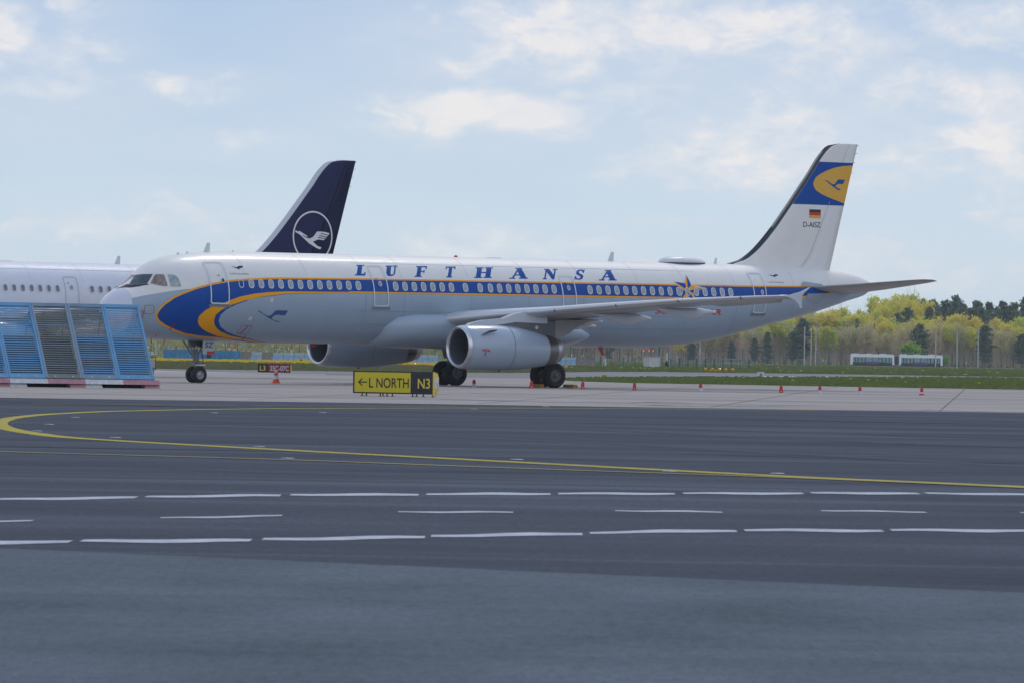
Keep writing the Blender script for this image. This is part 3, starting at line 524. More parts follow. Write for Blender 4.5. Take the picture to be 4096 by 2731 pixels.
        ol = [(cx + (a - cx) * 1.12, cz + (b - cz) * 1.12) for a, b in s_[:10]]; decal('star_emblem', [ol], wkl, .014, root)
        for k in range(10):
            tip = k if k % 2 == 0 else (k + 1) % 10
            decal('star_point', [[s_[k], s_[(k + 1) % 10], s_[10]]], blue if k % 2 == 0 else orange, .018, root)
        text_decal('lettering', 'SUPER  STAR', 29.68, 3.46, 4.1, .27, red, .006, root, .25, .02)
        decal('bird_emblem', [P_['smallbird1']], navy, .006, root); decal('bird_emblem', [P_['smallbird4']], navy, .006, root)
        text_decal('lettering', 'L U F T H A N S A', 5.68, 4.86, .98, .07, navy, .006, root); text_decal('lettering', 'L U F T H A N S A', 36.95, 5.04, 1.0, .06, navy, .006, root)
        ol = mat('mark_outline', (.30, .16, .20), .5)
        for (a, b, c_, d) in ((1.45, 1.89, 3.04, 3.44),): decal('mark_outline', [rrect(a, b, c_, d, .08), rrect(a + .03, b - .03, c_ + .03, d - .03, .06)], ol, .006, root)
        decal('static_port_plate', [rrect(1.58, 1.76, 3.15, 3.33, .04)], mat('port_plate', (.42, .44, .42), .4, metal=.4), .006, root)
        for (s, z) in ((7.735, 3.763), (6.744, 2.936)):
            for rr, m_, of in ((.11, ol, .024), (.095, wkl, .028), (.03, dkmet, .032)):
                decal('port_marking', [[(s + rr * math.cos(t), z + rr * math.sin(t)) for t in [2 * math.pi * k / 14 for k in range(14)]]], m_, of, root)
        decal('mark_outline', [rrect(6.40, 6.98, 2.24, 2.64, .08, .1), rrect(6.43, 6.95, 2.27, 2.61, .06, .1)], ol, .024, root)
        mb = MB(); c_ = SP(6.7, theta(6.7, 2.43), .03)
        mb.tube([SP(6.60, theta(6.60, 2.30), .04), SP(6.78, theta(6.78, 2.60), .04)], .02, 6); mb.build('red_streamer', red, root)
        mb = MB(); mb.tube([SP(6.98, theta(6.98, 2.2), .03), SP(7.02, theta(7.02, 2.0), .06)], .016, 6); mb.build('red_streamer', red, root)
        for pts in ([(1.33, 3.2), (1.40, 3.17), (1.42, 2.97), (1.38, 2.74)], [(2.98, 2.63), (2.90, 2.63)], [(2.87, 2.55), (2.88, 2.36)]):
            mb = MB(); mb.tube([SP(s, theta(s, z), .05) for s, z in pts], .018, 6); mb.build('red_streamer', red, root)
        for a_, b_ in (((2.30, -.9, 2.2), (2.31, -.9, 2.05)), ((2.95, -.6, 1.95), (2.97, -.5, 1.70)), ((2.3, -.5, 2.0), (2.32, -.5, 1.75))):
            mb = MB(); mb.tube([a_, b_], .02, 6); mb.build('red_streamer', red, root)
    # cockpit
    for i, w_ in enumerate(PAINT['cockpit']):
        o = decal('cockpit_window', [w_], mat(('cockpit_glass', 'cockpit_glass_tan_reflection', 'cockpit_glass_pale_reflection')[i], ((.015, .022, .028), (.12, .08, .07), (.20, .27, .30))[i], (.1, .2, .2)[i], spec=.8, col2=((.09, .12, .125), (.46, .32, .27), (.50, .56, .56))[i], nscale=(1.5, 1.7, 2.2)[i], nstretch=((1.6, 1, 1.6), (3.2, 5, .5), (3.5, 5, .8))[i]), .012, root)  # tan and pale reflections are painted into the pane colours
        cx_ = sum(p[0] for p in w_) / len(w_); cz_ = sum(p[1] for p in w_) / len(w_); big = [(cx_ + (a - cx_) * 1.10, cz_ + (b - cz_) * 1.11) for a, b in w_]
        decal('window_frame', [big], mat('frame_white', (.72, .72, .70), .35), .006, root)
        decal('cockpit_window', [w_], MAT[('cockpit_glass', 'cockpit_glass_tan_reflection', 'cockpit_glass_pale_reflection')[i]], .012, root, -1)
    decal('antiglare_panel', [PAINT['antiglare']], black, .008, root)
    # cabin windows (port side, as seen)
    wl = [6.68 + .533 * k for k in range(12)] + [14.63 + .5255 * k for k in range(7)] + [18.59, 19.43] + [20.02 + .5275 * k for k in range(8)] + [25.83 + .5312 * k for k in range(17)]
    def wz(s): return P1([(6.68, 4.465), (14.6, 4.485), (25, 4.51), (34.4, 4.54)], s)
    frm = mat('window_rim', (.60, .63, .66), .35, metal=.25) if retro else mat('window_rim_white', (.66, .68, .76), .35)
    pan = mat('window_pane_lit', (.46, .50, .54), .12, spec=.8, col2=(.20, .25, .31), nscale=1.5, nstretch=(2.0, 1, 5)) if retro else mat('window_pane_dark', (.075, .085, .12), .12, spec=.8, col2=(.20, .21, .24), nscale=1.5, nstretch=(2.0, 1, 5))
    rim_me = pane_me = None
    for s in wl:
        z = wz(s); th0 = theta(s, z); base_ = SP(s, th0); dth = lambda dz: theta(20., 4.5 + dz)
        if rim_me is None or s < 7.5:
            def wloop(w, h): return [(x - 0, y) for x, y in rrect(-w / 2, w / 2, -h / 2, h / 2, w * .48, n=5)]
            o1 = wloop(.29, .44); o2 = wloop(.215, .36); of = .024
            v, f = loops_tris([o1, o2]); mp_ = lambda of: (lambda a, b: SP(s + a, theta(s + a, z + b * .93), of) - base_)
            r_ = map_tris('window', v, f, mp_(.028), frm, root, ((0, None), (0, .1))); rm = r_.data
            v, f = loops_tris([wloop(.23, .375)]); p_ = map_tris('pane', v, f, mp_(.020), pan, r_, ((0, None), (0, .1)))
            v, f = loops_tris([wloop(.31, .45)]); k_ = map_tris('frame', v, f, mp_(.016), mat('rim_shadow', (.10, .16, .34), .5) if retro else frm, r_, ((0, None), (0, .1)))
            rim_me, pane_me, fr_me = rm, p_.data, k_.data
        else:
            r_ = link('window', rim_me, root); p_ = link('pane', pane_me, r_); link('frame', fr_me, r_)
        r_.location = base_
    # doors
    for i, (a, b, c_, d) in enumerate(((4.50, 5.48, 3.54, 5.42), (13.37, 14.20, 3.56, 5.43), (24.17, 25.0, 3.60, 5.14), (35.80, 36.64, 3.60, 5.52))):
        tm = silver if retro else mat('door_line', (.40, .41, .46), .4); w_ = .055 if retro else .03
        o = decal('door', [rrect(a, b, c_, d, .12), rrect(a + w_, b - w_, c_ + w_, d - w_, .09)], mat('door_outline', (.72, .74, .76), .35) if retro else tm, .030, root)
        zc_ = 4.58; cx_ = (a + b) / 2 if i != 0 and i != 3 else b - .28
        decal('door_window', [[(cx_ + .075 * math.cos(t), zc_ + .09 * math.sin(t)) for t in [2 * math.pi * k / 12 for k in range(12)]]], glass if i == 0 else mat('door_glass', (.30, .32, .34), .2), .034, o)
        decal('door_rim', [[(cx_ + .10 * math.cos(t), zc_ + .12 * math.sin(t)) for t in [2 * math.pi * k / 12 for k in range(12)]]], mat('door_outline', (.72, .74, .76)) if retro else tm, .031, o)
        if i in (0, 1, 3): decal('door_sill', [rrect(a - .06, b + .12, c_ - .13, c_ - .02, .03)], mat('sill_grey', (.20, .22, .24), .5), .026, o)
        decal('door_sticker', [rrect(cx_ - .22, cx_ - .12, 4.78, 4.82, .01)], red, .032, o)
    decal('window_blank', [rrect(6.01, 6.27, 4.27, 4.66, .12), rrect(6.04, 6.24, 4.30, 4.63, .10)], frm, .024, root)
    # panel joints of the skin
    for s in (6.45, 9.8, 12.95, 15.1, 18.9, 22.2, 25.4, 28.8, 31.6, 34.7, 38.6, 41.2):
        zt_, zbb = 5.86 if s < 36 else 5.6, 4.90
        decal('panel_joint', [[(s, zt_), (s + .018, zt_), (s + .018, zbb), (s, zbb)]], mat('joint_white', (.52, .52, .52), .6) if retro else mat('joint_cool', (.5, .52, .58), .6), .004, root)
        if retro and s > 12: decal('panel_joint', [[(s, 4.12), (s + .018, 4.12), (s + .018, 2.6), (s, 2.6)]], mat('joint_grey', (.22, .26, .30), .6), .004, root)
    for z, m_ in ((5.52, 'joint_white' if retro else 'joint_cool'), (3.35, 'joint_grey' if retro else 'joint_cool'), (2.75, 'joint_grey' if retro else 'joint_cool')):
        if m_ in MAT: decal('panel_joint', [[(12.6 + 2 * k, z) for k in range(11)] + [(12.6 + 2 * k, z - .012) for k in range(10, -1, -1)]], MAT[m_], .004, root)
    # roof fittings
    def blade(name, s0, z0, ch, h, sw, m, t=.035):
        mb = MB(); pts = [(s0, z0), (s0 + ch, z0), (s0 + sw + ch * .45, z0 + h), (s0 + sw, z0 + h)]
        mb.poly(pts, -t / 2, t / 2, fn=lambda a, b, h_: (a, h_, b)); return mb.build(name, m, root)
    blade('antenna', 5.36, 5.84, .34, .44, .20, silver); blade('antenna', 28.34, 5.90, .34, .45, .20, silver); blade('antenna', 34.78, 5.90, .16, .30, .10, silver, .06)
    mb = MB(); mb.lathe([(0, .09), (.03, .09), (.07, .06), (.09, .0)], 12, axis='z', org=(19.43, 0, 5.92)); mb.build('beacon', red, root)
    mb = MB(); mb.lathe([(0, .06), (.06, .05), (.08, .0)], 10, axis='z', org=(4.0, 0, 5.74)); mb.lathe([(0, .06), (.06, .05), (.08, .0)], 10, axis='z', org=(4.5, 0, 5.79)); mb.build('roof_probe', silver, root)
    mb = MB(); mb.lathe([(0, .04), (.05, .035), (.07, .0)], 8, axis='z', org=(6.95, 0, 5.905)); mb.build('beacon', orange, root)
    if retro:
        mb = MB(); secs = []
        for k in range(15):
            u = k / 14; s = 31.45 + 2.75 * u; h = .36 * (math.sin(math.pi * min(u * 1.25, 1 - (1 - u) * .62)) ** .7 if 0 < u < 1 else 0.02) + .01; h = max(.02, .33 * (4 * u * (1 - u)) ** .5 * (1.08 - .25 * u))
            w_ = max(.04, .60 * (4 * u * (1 - u)) ** .45); secs.append([(s, w_ * math.cos(t), 5.93 + h * max(0, math.sin(t))) for t in [math.pi * q / 14 for q in range(15)]])
        loft(mb, secs); mb.build('satellite_dome', mat('dome_paint', (.70, .73, .76), .45, coat=.1), root)
        mb = MB(); mb.poly([(32.82 + 1.38 * math.cos(t), .57 * math.sin(t)) for t in [2 * math.pi * k / 28 for k in range(28)]], 5.86, 5.935, fn=lambda a, b, h_: (a, b, h_)); mb.build('dome_base', dkmet, root)
    mb = MB(); mb.box((21.6, 0, 5.915), (.7, .3, .05)); mb.build('roof_plate', silver, root)
    # drain mast
    mb = MB(); mb.poly([(27.78, 1.98), (28.05, 1.98), (28.20, 1.5), (28.11, 1.5)], -.03, .03, fn=lambda a, b, h_: (a, h_, b)); mb.build('drain_mast', red, root)
    mb = MB(); mb.tube([(28.14, 0, 1.56), (28.16, -.02, 1.3), (28.13, 0, 1.0)], .018, 6); mb.build('streamer', silver, root)
    mb = MB(); mb.poly([(11.2, 1.88), (11.5, 1.88), (11.62, 1.72), (11.4, 1.72)], -.04, .04, fn=lambda a, b, h_: (a, h_, b)); mb.build('belly_antenna', red, root)
    # wings
    for sd in (1, -1):
        mb = MB(); ls = [1.2, 2, 3, 4.5, 6.4, 8, 10, 12.2, 12.25, 15.6, 15.65, 16.5, 17.0]; secs = []
        for l in ls:
            dro = .13 if 12.22 < l < 15.62 else 0.
            secs.append([Vector((p[0], -sd * p[1], p[2] - dro * max(0, (p[0] - (W_LE(l) + .68 * (W_TE(l) - W_LE(l)))) / (.32 * (W_TE(l) - W_LE(l)))))) for p in airfoil_pts(W_LE(l), W_TE(l), W_Z(l), W_ZT(l), W_T(l), l, 14)])
        loft(mb, secs, mif=lambda k: 1 if 10 <= k <= 16 else 0); wing = mb.build('wing', [wingm, slatm], root); wing.location.z = 0 if retro else -.28
        # slat gaps
        for l in (6.9, 9.6, 12.3, 15.0):
            mb = MB(); mb.box((W_LE(l) + .10, -sd * l, W_Z(l) - .02), (.24, .012, .12)); mb.build('slat_gap', mat('gap_dark', (.06, .065, .07), .8), wing)
        # aileron underside
        # wing fence
        fp = [(25.05, 4.24), (25.5, 4.36), (25.9, 4.45), (26.42, 4.66), (26.36, 4.58), (26.12, 4.42), (26.0, 4.30), (25.95, 4.05), (25.99, 3.73), (25.88, 3.72), (25.74, 3.93), (25.5, 4.11)]
        mb = MB(); mb.poly(fp, -.03, .03, fn=lambda a, b, h_: (a, -sd * (17.03 + h_), b)); mb.build('wing_fence', mat('fence_paint', (.52, .57, .63), .35, coat=.3), wing)
        # flap track fairings
        for (l, s0, s1, dep, ztip, zin) in ((4.3, 21.2, 24.3, .36, 2.82, 3.0), (5.1, 21.8, 24.05, .30, 3.04, 3.1), (7.75, 21.5, 24.8, .52, 3.20, 3.38), (10.9, 22.6, 26.05, .46, 3.52, 3.64), (9.6, 23.6, 25.2, .16, 3.52, 3.6)):
            mb = MB(); secs = []; n_ = 14
            for k in range(n_ + 1):
                u = k / n_; s = s0 + (s1 - s0) * u; zt_ = P1([(0, zin + .02), (.72, zin + .05), (1, ztip + .06)], u); zb_ = P1([(0, zin), (.25, zin - dep * .55), (.6, zin - dep), (.9, ztip - .06), (1, ztip - .05)], u); w_ = .16 * math.sin(math.pi * min(u * .92 + .04, .97)) ** .5
                secs.append([(s, -sd * l + w_ * math.cos(t), (zt_ + zb_) / 2 + (zt_ - zb_) / 2 * math.sin(t)) for t in [2 * math.pi * q / 14 for q in range(14)]])
            loft(mb, secs); mb.build('flap_fairing', mat('fairing_paint', (.56, .60, .65), .36, coat=.2), wing)
        # engine
        ye = -sd * 5.45; S0 = 15.53; eng = empty('engine', (0, 0, 0)); eng.parent = root
        zc0 = 1.80
        mb = MB(); mb.lathe([(.02, .905, 0), (.06, .93, 0), (.14, .96, 0), (.30, .985, 0), (.8, 1.02, 0), (1.6, 1.035, 0), (2.3, 1.02, -.01), (3.0, .98, -.03), (3.7, .89, -.06), (4.3, .79, -.09), (4.62, .735, -.10)], 48, axis='x', org=(S0 + .12, ye, zc0)); mb.build('cowling', mat('nacelle_grey', (.39, .47, .56), .25, coat=.5, noise_amt=.02), eng)
        mb = MB(); mb.lathe([(.16, .955), (.08, .93), (.03, .90), (0, .86), (.01, .82), (.06, .785), (.16, .765)], 48, axis='x', org=(S0, ye, zc0)); mb.build('inlet_lip', mat('lip_metal', (.70, .71, .73), .22, metal=.85), eng)
        mb = MB(); mb.lathe([(.16, .765), (.5, .75), (1.1, .78)], 40, axis='x', org=(S0, ye, zc0)); mb.build('inlet_duct', mat('duct_grey', (.09, .10, .12), .5), eng)
        mb = MB(); mb.lathe([(.62, 0.01), (.75, .08), (1.0, .18), (1.12, .22)], 20, axis='x', org=(S0, ye, zc0)); mb.build('spinner', mat('spinner_dark', (.05, .055, .065), .4), eng)
        mb = MB()
        for k in range(22):
            a = 2 * math.pi * k / 22; e_ = .11
            p = lambda r_, da, ds: (S0 + 1.08 + ds, ye + r_ * math.cos(a + da), zc0 + r_ * math.sin(a + da))
            mb.add([p(.2, -.10, 0), p(.2, .10, .12), p(.77, .10, .14), p(.77, -.06, 0)], [(0, 1, 2, 3)])
        mb.build('fan', mat('fan_titanium', (.12, .13, .15), .35, metal=.8), eng)
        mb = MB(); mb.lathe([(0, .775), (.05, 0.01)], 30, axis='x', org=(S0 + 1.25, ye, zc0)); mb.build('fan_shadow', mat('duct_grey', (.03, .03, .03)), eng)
        mb = MB(); mb.lathe([(0, .735), (.35, .68), (.58, .625)], 44, axis='x', org=(20.27, ye, zc0 - .10)); mb.build('exhaust_ring', mat('burnt_metal', (.20, .19, .19), .34, metal=.85, noise_amt=.12, nscale=2.5, nstretch=(6, 1, 1)), eng)
        mb = MB(); mb.lathe([(0, .625), (.2, .565), (.34, .53), (.3, .50), (-.3, .48)], 44, axis='x', org=(20.85, ye, zc0 - .105)); mb.build('exhaust_nozzle', mat('nozzle_metal', (.42, .43, .46), .3, metal=.85), eng)
        mb = MB(); mb.poly([(16.25, 2.34), (17.02, 2.50), (17.02, 2.53), (16.6, 2.5)], 0, .18, fn=lambda a, b, h_: (a, ye - sd * (.84 + h_ * .9), b + h_ * .35)); mb.build('strake', dkmet, eng)
        mb = MB(); mb.box((17.9, ye, .755), (.10, .07, .10)); mb.build('drain', dkmet, eng)
        if retro:
            for (a0, w_, zz) in ((16.2, .13, 1.68), (16.46, .14, 1.66)):
                mb = MB(); yy = ye - sd * 1.035; mb.box((a0 + w_ / 2, yy, zz), (w_, .012, .07)); mb.build('warning_mark', red, eng)
            mb = MB(); mb.tube([(16.40, ye - sd * 1.04, 1.74), (16.37, ye - sd * 1.0, 1.42)], .016, 6); mb.build('red_streamer', red, eng)
        # cowl seams
        mb = MB()
        for sx__ in (18.05,):
            mb.lathe([(0, 1.024), (.025, 1.024)], 48, axis='x', org=(sx__, ye, zc0 - .01), smooth=True)
        mb.build('cowl_seam', mat('seam_dark', (.15, .18, .21), .6), eng)
        # pylon
        pyl = empty('pylon', (0, 0, 0)); pyl.parent = root
        mb = MB(); mb.poly([(15.95, 2.70), (16.2, 2.87), (16.9, 3.01), (18.0, 3.10), (18.6, 3.30), (19.3, 3.45), (20.5, 3.36), (20.5, 2.9), (18.7, 2.95), (17.8, 2.82), (16.4, 2.72)], -.16, .16, fn=lambda a, b, h_: (a, ye + h_, b)); mb.build('pylon_cap', mat('fairing_paint', (.47, .5, .54)), pyl)
        mb = MB(); mb.poly([(17.6, 2.7), (17.83, 2.92), (18.7, 2.95), (21.0, 3.02), (21.0, 2.33), (20.2, 2.25), (19.1, 2.55), (17.9, 2.7)], -.14, .14, fn=lambda a, b, h_: (a, ye + h_, b)); mb.build('pylon_side', mat('pylon_dark', (.15, .155, .165), .5, metal=.3, noise_amt=.12, nscale=3), pyl)
        mb = MB(); mb.lathe([(0, .085), (.01, .085), (.015, .001)], 16, axis='y', org=(19.9, ye - sd * .155, 2.72)); mb.build('pylon_disc', silver, pyl)
        mb = MB(); mb.poly([(20.98, 3.05), (20.98, 2.35), (21.5, 2.34), (21.62, 2.40), (21.75, 2.46), (22.2, 2.74), (23.1, 3.1)], -.15, .15, fn=lambda a, b, h_: (a, ye + h_, b)); mb.build('pylon_tail', mat('pylon_beige', (.30, .29, .28), .5, noise_amt=.06), pyl)
    # tailplane
    for sd in (1, -1):
        mb = MB(); secs = []
        for l, a, b, za, zt_ in ((.55, 39.55, 42.7, 4.80, 4.60), (1.0, 39.9, 42.72, 4.86, 4.62), (3, 41.05, 43.0, 5.03, 4.82), (5.6, 42.55, 43.40, 5.28, 5.14), (6.0, 42.85, 43.45, 5.31, 5.20), (6.22, 43.15, 43.52, 5.30, 5.24)):
            secs.append([Vector((p[0], -sd * p[1], p[2])) for p in airfoil_pts(a, b, za, zt_, .10, l, 12)])
        loft(mb, secs, mif=lambda k: 1 if 10 <= k <= 14 else 0); mb.build('tailplane', [mat('tailplane_grey', (.34, .33, .32), .45, coat=.15), mat('tail_edge', (.34, .34, .35), .4)], root)
        decal('tailplane_seal', [[(39.5, 4.57), (39.46, 4.34), (39.9, 4.12), (40.4, 4.12), (40.6, 4.26), (40.9, 4.5), (40.9, 4.62)]], mat('seal_plate', (.30, .355, .41), .3, coat=.4), .03, root, sd)
        mb = MB(); mb.poly([(39.15, 4.93), (39.2, 5.15), (40.6, 5.04), (40.6, 4.9)], -.02, .02, fn=lambda a, b, h_: (a, -sd * (1.40 - (a - 39.15) * .17 + h_), b)); mb.build('seal_apron', fair, root)
    # fin
    fc = (white if retro else navy); zs = [5.5 + .15 * k for k in range(42)] + [11.7, 11.8, 11.86, 11.9]; mb = MB(); secs = []
    offs = [0, .004, .012, .028, .05, .075, .10, .14, .18, .22, .26] if retro else [0, .004, .012, .028, .05, .08, .11, .16, .22, .26, .30]
    def front(z):
        a, b = FLE(z), FTE(z); return [a + o_ for o_ in offs], a, b
    for z in zs:
        o_, a, b = front(z); c1 = .70; s0_ = offs[-1]; xs = [a + s0_ + ((b - a) * c1 - s0_) * k / 22 for k in range(23)]
        secs.append([FP(x, z, 0, 1) for x in xs][::-1] + [FP(x, z, 0, -1) for x in xs])
    loft(mb, secs); fin = mb.build('fin', fc, root)
    mb = MB(); secs = []
    for z in zs:
        o_, a, b = front(z); secs.append([FP(x, z, .0, 1) for x in o_][::-1] + [FP(x, z, .0, -1) for x in o_[1:]])
    if retro: lem = [mat('stripe_black', (.018, .02, .035), .35, coat=.3), mat('edge_metal', (.38, .37, .35), .4, metal=.5)]
    else: lem = [mat('edge_white', (.62, .64, .70), .35, coat=.2)] * 2
    n_ = len(secs[0]); base_ = 0
    for s__ in secs: mb.v += [tuple(q) for q in s__]
    for i in range(len(secs) - 1):
        for k in range(n_ - 1):
            mb.f.append((i * n_ + k, i * n_ + k + 1, (i + 1) * n_ + k + 1, (i + 1) * n_ + k)); mb.m.append(1 if (5 <= k < 15 and 7.6 < zs[i] < 11.4) else 0); mb.sm.append(True)
    mb.f.append(tuple((len(secs) - 1) * n_ + k for k in range(n_))); mb.m.append(0); mb.sm.append(False)
    if not retro: mb.box(((FLE(11.9) + FTE(11.9)) / 2 - .05, 0, 11.905), (FTE(11.9) - FLE(11.9) - .15, .10, .03))
    mb.build('leading_edge', lem, fin)
    mb = MB(); secs = []
    for z in zs:
        a, b = FLE(z), FTE(z)
        secs.append([FP(a + (b - a) * c, z, 0, 1) for c in (1, .9, .8, .703)] + [FP(a + (b - a) * c, z, 0, -1) for c in (.703, .8, .9, 1)])
    loft(mb, secs); mb.build('rudder', (mat('rudder_white', (.80, .79, .77), .36, coat=.1) if retro else mat('rudder_navy_shade', (.006, .007, .045), .42, spec=.25)), fin)  # navy rudder coloured darker than the fin, shading painted in
    mb = MB()
    for z in (11.0, 11.45, 11.84, 10.5): mb.tube([(FTE(z) - .05, 0, z), (FTE(z) + .10, 0, z - .01)], .012, 5)
    mb.build('static_wick', dkmet, fin)
    def strip(off0, off1, z0, z1, n=26):
        zz = [z0 + (z1 - z0) * k / n for k in range(n + 1)]; o0 = off0 if callable(off0) else (lambda z: off0); o1 = off1 if callable(off1) else (lambda z: off1)
        return [(FLE(z) + o0(z), z) for z in zz] + [(FLE(z) + o1(z), z) for z in zz[::-1]]
    for side in (1, -1):
        if retro:
            b0, b1 = 8.89, 10.98; zz = [b0 + (b1 - b0) * k / 10 for k in range(11)]
            fin_decal('blue_band', [[(FLE(z) + .265, z) for z in zz] + [(FTE(z) - .005, z) for z in zz[::-1]]], blue, .005, fin, side)
            fin_decal('yellow_oval', [PAINT['yellow'][:1] + PAINT['yellow'][1:] + [(FTE(9.024) - .005, 9.024), (FTE(10.855) - .005, 10.855)]], mat('tail_yellow', (.76, .40, .025), .35, coat=.3), .009, fin, side)
            fin_decal('bird_emblem', [PAINT['finbird']], blue, .013, fin, side)
            for k, c_ in enumerate(((.025, .022, .022), (.55, .03, .025), (.80, .42, .02))):
                z1_ = 8.66 - k * .143; fin_decal('flag_band', [[(40.54, z1_), (41.30, z1_), (41.28, z1_ - .143), (40.52, z1_ - .143)]], mat('flag_%d' % k, c_, .4), .006, fin, side)
        else:
            cx_, cz_, rx, rz_ = 40.86, 7.66, 1.36, 1.42; rt = [2 * math.pi * k / 48 for k in range(48)]
            fin_decal('emblem_ring', [[(cx_ + rx * math.cos(t), cz_ + rz_ * math.sin(t)) for t in rt], [(cx_ + (rx - .09) * math.cos(t), cz_ + (rz_ - .09) * math.sin(t)) for t in rt]], mat('emblem_white', (.78, .78, .78)), .006, fin, side)
            bp = [(818,948),(846,966),(862,955),(965,1017),(962,1030),(905,1003),(903,1010),(955,1040),(1000,1045),(1035,1025),(1060,985),(1075,957),(1130,957),(1190,963),(1232,975),(1228,997),(1125,975),(1123,985),(1215,1003),(1210,1020),(1110,1002),(1108,1012),(1198,1030),(1195,1042),(1100,1025),(1097,1037),(1182,1048),(1176,1062),(1100,1055),(1040,1085),(1075,1115),(1110,1140),(1153,1150),(1142,1178),(1090,1160),(1000,1110),(940,1060),(870,1000),(815,970)]
            fin_decal('bird_emblem', [[(39.7 + (x - 818) * .00556 - .0005 * (y - 948), 8.0 - (y - 948) * .00443 + (x - 818) * .00002) for x, y in bp]], mat('emblem_white', (.78, .78, .78)), .008, fin, side)
    if retro:
        v, f = text_tris('D-AISZ', 1.16, .26, .012); map_tris('registration', [(40.14 + a, 7.79 + b) for a, b in v], f, lambda s, z: FP(s, z, .006, 1), mat('marking_dark', (.05, .055, .07), .4), fin)
    # landing gear
    def wheel(name, s, y, z, r, w, hub, par):
        mb = MB(); h = w / 2
        mb.lathe([(-h * .75, r * .52), (-h * .95, r * .62), (-h, r * .78), (-h * .85, r * .92), (-h * .5, r * .985), (0, r), (h * .5, r * .985), (h * .85, r * .92), (h, r * .78), (h * .95, r * .62), (h * .75, r * .52)], 36, axis='y', org=(s, y, z), mi=0)
        mb.lathe([(-h * .75, r * .525), (-h * .55, r * .49), (-h * .35, r * .30), (-h * .6, r * .17), (-h * .9, r * .15), (-h * .95, .001)], 28, axis='y', org=(s, y, z), mi=1)
        mb.lathe([(h * .75, r * .525), (h * .55, r * .49), (h * .35, r * .30), (h * .6, r * .17), (h * .9, r * .15), (h * .95, .001)], 28, axis='y', org=(s, y, z), mi=1)
        for k in range(8):
            a = 2 * math.pi * k / 8
            mb.box((s + r * .40 * math.cos(a), y - h * .52, z + r * .40 * math.sin(a)), (.05 * r * 2, .04, .05 * r * 2), 2)
        # squashed where the tyre meets the ground
        o = mb.build(name, [rubber, hub, dkmet], par)
        for q in o.data.vertices: q.co.z = max(q.co.z, z - r * .955)
        return o
    strut = mat('strut_paint', (.17, .18, .20), .5, noise_amt=.15, nscale=8); zg = .047
    ng = empty('nose_gear', (0, 0, 0)); ng.parent = root
    for y in (-.25, .25): wheel('wheel', 5.07, y, zg + .36, .378, .21, hubm, ng)
    mb = MB(); mb.tube([(4.98, 0, 2.0), (5.05, 0, 1.15)], .10, 12); mb.tube([(5.05, 0, 1.2), (5.07, 0, .44)], .065, 12); mb.tube([(5.07, -.3, .42), (5.07, .3, .42)], .05, 10); mb.build('strut', strut, ng)
    mb = MB(); mb.tube([(4.45, -.22, 1.95), (5.0, -.05, 1.12)], .035, 8); mb.tube([(4.45, .22, 1.95), (5.0, .05, 1.12)], .035, 8); mb.tube([(5.12, 0, 1.1), (5.28, 0, .8), (5.1, 0, .52)], .03, 8); mb.build('drag_brace', strut, ng)
    mb = MB(); mb.box((4.90, -.05, 1.00), (.62, .34, .06)); mb.build('steering_plate', strut, ng)
    mb = MB(); mb.box((5.22, -.12, .84), (.46, .14, .05)); mb.build('tow_plate', silver, ng)
    mb = MB(); mb.tube([(5.28, -.1, 1.5), (5.36, -.12, 1.0), (5.30, -.1, .62)], .022, 6); mb.build('hose', MAT.get('gear_dark') or mat('gear_dark', (.05, .055, .06), .6), ng)
    mb = MB(); mb.tube([(5.05, 0, 1.26), (5.05, 0, 1.0)], .14, 12); mb.build('steering_collar', strut, ng)
    mb = MB(); mb.tube([(5.45, -.15, 1.9), (5.12, -.04, 1.3)], .035, 8); mb.build('rear_brace', strut, ng)
    mb = MB(); mb.lathe([(0, .085), (.05, .08), (.06, .001)], 14, axis='x', org=(4.90, -.16, 1.62)); mb.build('taxi_light', silver, ng)
    mb = MB(); mb.poly([(5.12, 1.92), (5.78, 1.92), (5.70, 1.50), (5.55, 1.32), (5.12, 1.32)], -.02, .02, fn=lambda a, b, h_: (a, -.42 + h_, b)); dn = mb.build('gear_door', mat('door_grey', (.42, .46, .50), .4), ng)
    if retro:
        v, f = text_tris('SZ', .44, .25, .02); map_tris('lettering', [(5.22 + a + .12 * b, 1.60 + b) for a, b in v], f, lambda s, z: Vector((s, -.445, z)), mat('marking_dark', (.05, .055, .07)), dn)
    mb = MB(); mb.poly([(5.34, 1.46), (5.74, 1.46), (5.70, 1.32), (5.32, 1.32)], -.01, .01, fn=lambda a, b, h_: (a, -.455 + h_, b)); mb.build('red_tag', red, ng)
    mb = MB(); mb.box((5.45, -.43, 1.23), (.20, .05, .14)); mb.box((5.2, 0, 1.78), (.9, .3, .3)); mb.build('gear_box', mat('gear_dark', (.05, .055, .06), .6), ng)
    for sd in (1, -1):
        mg = empty('main_gear', (0, 0, 0)); mg.parent = root; yc_ = -sd * 3.78
        for y in (yc_ - .47, yc_ + .47): wheel('wheel', 21.97, y, .56, .585, .42, mat('main_hub', (.16, .165, .175), .5, metal=.4, noise_amt=.3, nscale=9), mg)
        mb = MB(); mb.tube([(21.85, -sd * 3.7, 3.0), (21.95, yc_, 1.3)], .16, 14); mb.tube([(21.95, yc_, 1.4), (21.97, yc_, .56)], .10, 14); mb.tube([(21.97, yc_ - .55, .56), (21.97, yc_ + .55, .56)], .08, 12); mb.build('strut', strut, mg)
        mb = MB(); mb.tube([(21.9, -sd * 2.3, 2.4), (21.95, -sd * 3.6, 1.5)], .06, 10); mb.tube([(22.15, yc_, 1.35), (22.45, yc_, 1.0), (22.1, yc_, .62)], .045, 8); mb.tube([(21.3, -sd * 3.6, 2.7), (21.9, yc_, 1.6)], .05, 8); mb.build('side_brace', strut, mg)
